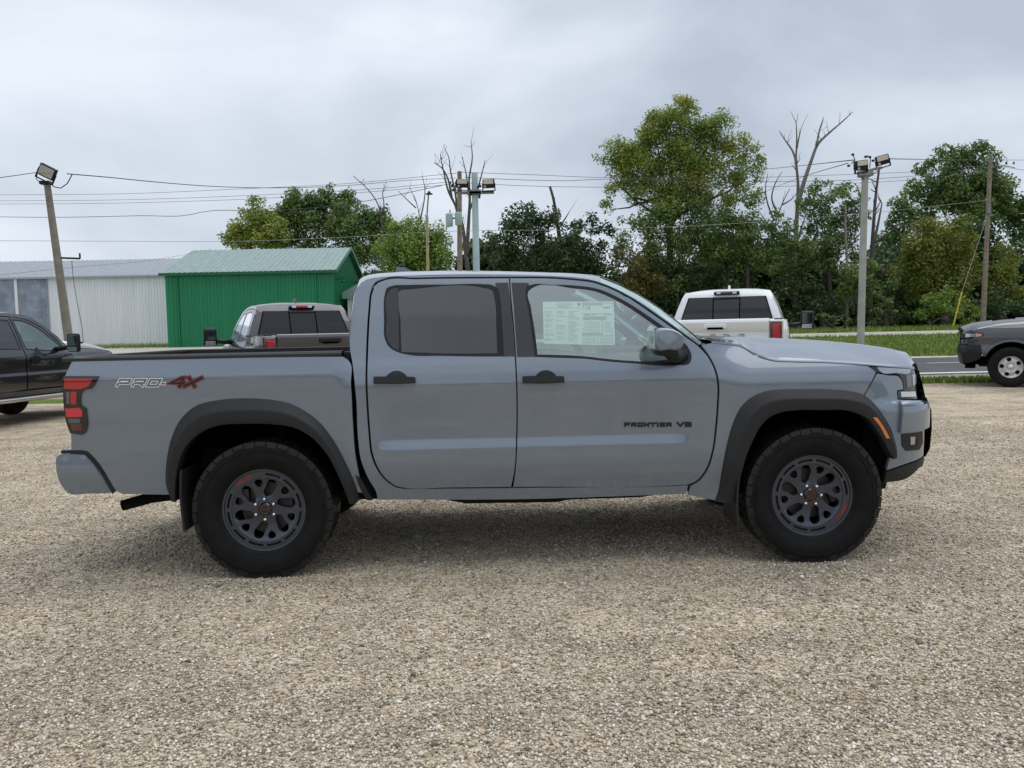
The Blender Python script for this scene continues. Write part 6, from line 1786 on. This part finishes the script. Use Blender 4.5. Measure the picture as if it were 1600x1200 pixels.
    def nr(z, o):
        p_, n_ = surf(rside, np.stack([us_, np.full_like(us_, z)], 1)); p_ = p_+n_*o; r_ = [tuple(q) for q in p_]; return r_+[(a, -b, c) for a, b, c in r_[-2::-1]]
    m.grid([nr(z, o) for z, o in ((1.22, -.06), (1.20, .02), (1.05, .05), (.89, .02), (.88, -.05))]); m.build('grille', MT['gloss_black'], root, angle=40)
    m = MB(); m.rbox((4.35, -.55, .43), (.20, .10, .12), .02); m.rbox((4.35, .55, .43), (.20, .10, .12), .02); m.rbox((4.2, 0, .50), (.6, 1.3, .10), .03); m.build('air_dam', MT['dark_void'], root)
    # roof, glass
    rows = []
    zr_ = [(.82, 1.86), (.92, 1.91), (1.2, 1.94), (1.75, 1.945), (2.10, 1.915), (2.30, 1.85)]
    for x in np.linspace(.82, 2.30, 16):
        z0 = np.interp(x, *zip(*zr_)); p_ = rside(x, z0)
        zc = z0+np.interp(x, [.82, .95, 1.9, 2.3], [.025, .045, .045, .04]); row = []
        for t in np.r_[0, .02, .06, np.linspace(.1, 1, 8)]: row.append((p_[0]+(.05*(1-(1-t)**2) if x > 2.2 else 0)-(.03*(1-(1-t)**2) if x < .9 else 0), p_[1]*(1-t), z0+(zc-z0)*(1-(1-min(1, t/.8))**2.4)))
        rows.append(row+[(a, -b, c) for a, b, c in row[-2::-1]])
    m = MB(); m.grid(rows); roof_ = m.build('roof', material, root, angle=50)
    m = MB(); m.prism([(1.25, 1.985), (1.27, 2.045), (1.31, 2.05), (1.42, 1.995), (1.42, 1.98)], -.02, .02); m.build('antenna_fin', material, roof_)
    m = MB(); m.grid([[(x, y, 1.90-.05*(y/.66)**2-(.05 if x > 2.1 else 0)) for y in np.linspace(-.66, .66, 7)] for x in np.linspace(.86, 2.25, 8)]); m.build('headliner', MT['interior'], root, smooth=True)
    rows = []
    for x, z in ((3.06, 1.30), (2.72, 1.56), (2.35, 1.815), (2.27, 1.86)):
        p_ = rside(x, z); rows.append([(p_[0]+.14*(1-(y)**2), p_[1]*-y, z+.03*(1-y*y)) for y in np.linspace(-1, 1, 13)])
    m = MB(); m.grid(rows); m.build('windshield', MT['glass_clear'], root, smooth=True)
    # back of the cab with its window
    cz = [.60, 1.0, 1.38, 1.44, 1.60, 1.80, 1.86, 1.92]
    def bx_(z): return float(np.interp(z, [.6, 1.38, 1.6, 1.84, 1.92], [.65, .64, .70, .80, .86]))
    m = MB(); m.grid([[(bx_(z)-.05*(1-abs(y)**14), float(rside(bx_(z), z)[1])*-y, z) for y in np.linspace(-1, 1, 17)] for z in cz]); back = m.build('cab_back', material, root, angle=50)
    wz_ = np.linspace(1.40, 1.825, 7)
    def wrow(a, b, o): return [[(bx_(z)-.05-o, y, z) for y in np.linspace(a-(.30*(1.825-z) if a < -.5 else 0), b+(.30*(1.825-z) if b > .5 else 0), 7)] for z in wz_]
    m = MB(); m.grid(wrow(-.66, .66, .004)); m.build('window_surround', MT['dark_void'], back)
    for a, b in ((-.64, -.235), (-.215, .215), (.235, .64)):
        m = MB(); m.grid(wrow(a, b, .010)); m.build('rear_glass', MT['glass_rear'], back)
    m = MB(); m.rbox((bx_(1.79)-.066, 0, 1.795), (.012, .43, .018), .004); m.build('slider_rail', MT['trim'], back)
    m = MB(); m.rbox((bx_(1.88)-.085, 0, 1.895), (.06, .44, .055), .015, Matrix.Rotation(R(-20), 3, 'Y')); bl = m.build('brake_lamp', MT['gloss_black'], back)
    m = MB(); m.rbox((bx_(1.88)-.112, 0, 1.892), (.02, .17, .034), .006); m.build('brake_lens', MT['red_lens_lit'] if badge != 'RAM' else MT['smoke_lens'], bl)
    for sy in (-1, 1):
        m = MB(); m.rbox((bx_(1.88)-.112, sy*.135, 1.892), (.02, .075, .034), .006); m.build('cargo_lamp', MT['white_print'], bl)
    # bed inside, tailgate, tail lamps, rear bumper
    m = MB()
    for sy in (-1, 1): m.grid([[(x, sy*.88, z) for z in (1.40, .82)] for x in np.linspace(-1.14, .56, 6)])
    m.grid([[(x, y, .82) for y in (-.88, 0, .88)] for x in (-1.14, .56)]); m.grid([[(.56, y, z) for y in (-.88, 0, .88)] for z in (.82, 1.40)])
    m.build('bed_liner', MT['plastic'], root)
    m = MB(); m.rbox((-.30, -.92, 1.41), (1.76, .13, .025), .01); both(m.build('bed_rail_cap', MT['plastic'], root))
    prof_t = [(-1.17, .72), (-1.205, .74), (-1.215, 1.0), (-1.205, 1.22), (-1.235, 1.27), (-1.25, 1.375), (-1.235, 1.41), (-1.19, 1.425), (-1.13, 1.42), (-1.13, .72)]
    m = MB(); m.grid([[(a, y, b) for a, b in prof_t] for y in np.linspace(-.785, .785, 13)]); tg_ = m.build('tailgate', material, root, angle=30)
    m = MB(); m.add([(a, -.785, b) for a, b in prof_t], [tuple(range(len(prof_t)))]); m.add([(a, .785, b) for a, b in prof_t], [tuple(range(len(prof_t)))]); m.build('tailgate_end', material, tg_)
    m = MB(); m.rbox((-1.248, 0, 1.315), (.03, .34, .07), .012); m.build('tailgate_handle', material if badge == 'RAM' else MT['trim'], tg_)
    m = MB(); m.rbox((-1.262, 0, 1.285), (.012, .24, .035), .008); m.build('handle_recess', MT['dark_void'], tg_)
    if badge == 'RAM':
        V, Fc = text_mesh('RAM', .27, .012)
        m = MB(); V2 = [(-1.226, -x*1.55, 1.07+y) for x, y, z in V]; m.add(V2, Fc); m.build('tailgate_letters', MT['silver'], tg_, recalc=False)
        V2 = [(-1.220, -x*1.58, 1.07+y*1.06) for x, y, z in V]; m = MB(); m.add(V2, Fc); m.build('letter_shadow_line', MT['trim'], tg_, recalc=False)
    m = MB(); m.rbox((-1.185, -.885, 1.20), (.09, .175, .36), .025, seg=3); tlh = m.build('tail_light', MT['red_lens_dark'], root, angle=40)
    m = MB(); m.rbox((-1.215, -.89, 1.215), (.05, .11, .24), .015); m.build('red_lens', MT['red_lens'], tlh)
    m = MB(); m.rbox((-1.217, -.89, 1.07), (.05, .10, .05), .012); m.build('reverse_lens', MT['white_print'], tlh)
    both(tlh)
    m = MB(); m.grid([[(-1.17-.02*(abs(y) < 1), -.79-.20*t, z) for t in (0, .5, 1)] for z, y in ((.62, 1), (1.0, 0), (1.385, 0), (1.415, 1))]); both(m.build('rear_corner', material, root))
    m = MB(); m.rbox((-1.36, 0, .66), (.22, 1.95, .20), .05, seg=3); m.build('rear_bumper', MT['trim'] if black_bumper else MT['chrome'], root, angle=40)
    # towing mirrors
    m = MB(); m.rbox((2.60, -1.33, 1.40), (.10, .24, .34), .05, seg=3); mi_ = m.build('tow_mirror', MT['trim'], root, angle=40)
    m = MB(); m.rbox((2.545, -1.33, 1.435), (.012, .18, .20), .03); m.build('mirror_glass', mat('mirror_face', (.16, .20, .20), .04, metal=1.0) if 'mirror_face' not in bpy.data.materials else bpy.data.materials['mirror_face'], mi_)
    m = MB(); m.rbox((2.545, -1.33, 1.28), (.012, .18, .075), .02); m.build('spot_mirror', MT['chrome'], mi_)
    m = MB(); m.tube([(2.66, -.93, 1.30), (2.64, -1.10, 1.31), (2.61, -1.30, 1.33)], [.05, .045, .04], 8); m.build('mirror_arm', MT['trim'], mi_, smooth=True)
    both(mi_)
    # underside, wells, cabin
    m = MB(); m.rbox((1.6, 0, .50), (5.2, 1.3, .18), .04); m.rbox((1.6, 0, .60), (2.4, 1.75, .10), .03)
    for ax in (0, AX): m.tube([(ax, -.8, .42), (ax, .8, .42)], .07, 8)
    m.build('chassis', MT['under'], root)
    for ax in (0, AX):
        cc = resample(np.array(arch(ax, .52, R(5), R(175), 24)), 30); p_, n_ = surf(rside, cc); a_ = p_.copy(); a_[:, 1] += .03; b_ = p_.copy(); b_[:, 1] = -.5
        m = MB(); m.grid([[tuple(q) for q in a_], [tuple(q) for q in b_]]); m.add([tuple(q) for q in b_], [tuple(range(len(b_)))]); both(m.build('wheel_well', MT['dark_void'], root))
    m = MB(); m.rbox((2.72, 0, 1.12), (.45, 1.6, .28), .08); m.rbox((2.0, 0, .66), (2.2, 1.7, .06), .01); m.rbox((2.62, .42, 1.26), (.25, .4, .08), .03); m.build('dashboard', MT['interior'], root)
    m = MB()
    for x, w in ((1.75, None), (.95, 1)):
        for y in ((-.42, .42) if w is None else (-.45, .45)):
            m.rbox((x+.2, y, .90), (.5, .52, .18), .05); m.rbox((x-.08, y, 1.18), (.16, .50, .55), .05, Matrix.Rotation(R(-14), 3, 'Y')); m.rbox((x-.18, y, 1.54), (.09, .26, .16), .03)
    m.build('seat_row', MT['seat'], root)
    m = MB()
    for k_ in range(16):
        A = lambda t: Vector((2.42-.07*math.sin(t), .42+.18*math.cos(t), 1.25+.17*math.sin(t)))
        m.tube([A(2*math.pi*k_/16), A(2*math.pi*(k_+1)/16)], .016, 5, cap=False)
    m.tube([(2.42, .42, 1.25), (2.65, .42, 1.2)], .03, 6); m.build('steering_wheel', MT['trim'], root)
    if step_bar:
        m = MB(); m.tube([(.75, -.98, .47), (.95, -1.02, .45), (2.75, -1.02, .45), (2.9, -.98, .47)], .042, 10); both(m.build('step_bar', mat('polished_bar', (.62, .60, .56), .2, metal=.9), root, smooth=True))
    # wheels
    def wheel():
        prof_ = [(.225, -.10), (.245, -.108), (.29, -.128), (.34, -.134), (.385, -.128), (.405, -.118), (.414, -.09), (.418, 0), (.414, .09), (.405, .118), (.36, .13), (.30, .13), (.23, .10)]
        rr_ = .228
        holes = [rot2(crom([(.60, -.17), (.60, .17), (.80, .15), (.80, -.15)], .05)*rr_, R(72*k_+18)) for k_ in range(5)]
        yf = lambda r: np.interp(r/rr_, [0, .3, .42, .52, .82, .90, 1], [-.035, -.035, -.045, -.050, -.030, -.050, -.075])
        w = flat_cut(circ(.97*rr_, 48), holes, yf, .03)
        w.lathe_y([(.97*rr_, -.070), (1.0*rr_, -.10), (1.02*rr_, -.10), (1.02*rr_, -.05), (.95*rr_, .1)], 48)
        w = w.build('wheel', wheel_mat, root, angle=35)
        m = MB(); m.lathe_y([(0, -.072), (.045, -.070), (.062, -.055), (.066, -.03)], 20)
        m.build('hub_cap', MT['chrome'], w, angle=40)
        m = MB(); m.lathe_y(prof_, 56); m.build('tyre', MT['rubber'], w, angle=30)
        m = MB(); m.lathe_y([(.21, -.02), (.21, .1), (0, .1)], 24); m.build('rim_barrel', MT['rim_dark'], w)
        return w
    w0 = wheel()
    for i, (x, y) in enumerate(((0, -.88), (AX, -.88), (0, .88), (AX, .88))):
        w = w0 if i == 0 else copy_tree(w0, root)
        w.location = (x, y, .415); w.rotation_euler = (0, R(20*i), 0 if y < 0 else math.pi)
    return root
def park(root, x, y, heading, scale, label):
    root.location = (x, y, .008); root.rotation_euler = (0, 0, R(heading)); root.scale = (scale,)*3
    tag(root, label, 'pickup truck', 'pickups parked on the lot')
TINT = glass('green_side_glass', (.80, .92, .88), 5.0, gtint=(.85, 1.0, .95))
t1 = ram_truck(MT['paint_black'], MT['rim'], TINT, step_bar=True)
park(t1, -7.55, 6.6, 80, .95, 'black crew cab pickup at the left edge with bright step bar')
m = MB(); bq = [(3.20, 1.325), (3.42, 1.315), (3.42, 1.365), (3.20, 1.375)]
for a, b, mt, nm in ((0, 0, MT['white_print'], 'hood_badge'),):
    m.add([(bq[0][0]+.05, -.62, 1.395), (bq[1][0]+.05, -.62, 1.385), (bq[2][0]+.05, -.56, 1.425), (bq[3][0]+.05, -.56, 1.435)], [(0, 1, 2, 3)])
    m.build(nm, mt, t1)
t2 = ram_truck(MT['paint_slate'], MT['silver'], TINT)
park(t2, 15.62, 9.90, 149, 1.0, 'dark slate pickup nose at the right edge with silver wheel')
t3 = ram_truck(MT['paint_white'], MT['silver'], TINT, badge='RAM')
park(t3, 5.42, 8.70, 68.8, 1.05, 'white pickup seen from behind above the truck hood')
t4 = ram_truck(MT['paint_granite'], MT['silver'], TINT)
park(t4, -1.564, 7.86, 114.5, .983, 'dark grey pickup seen from behind over the truck bed')
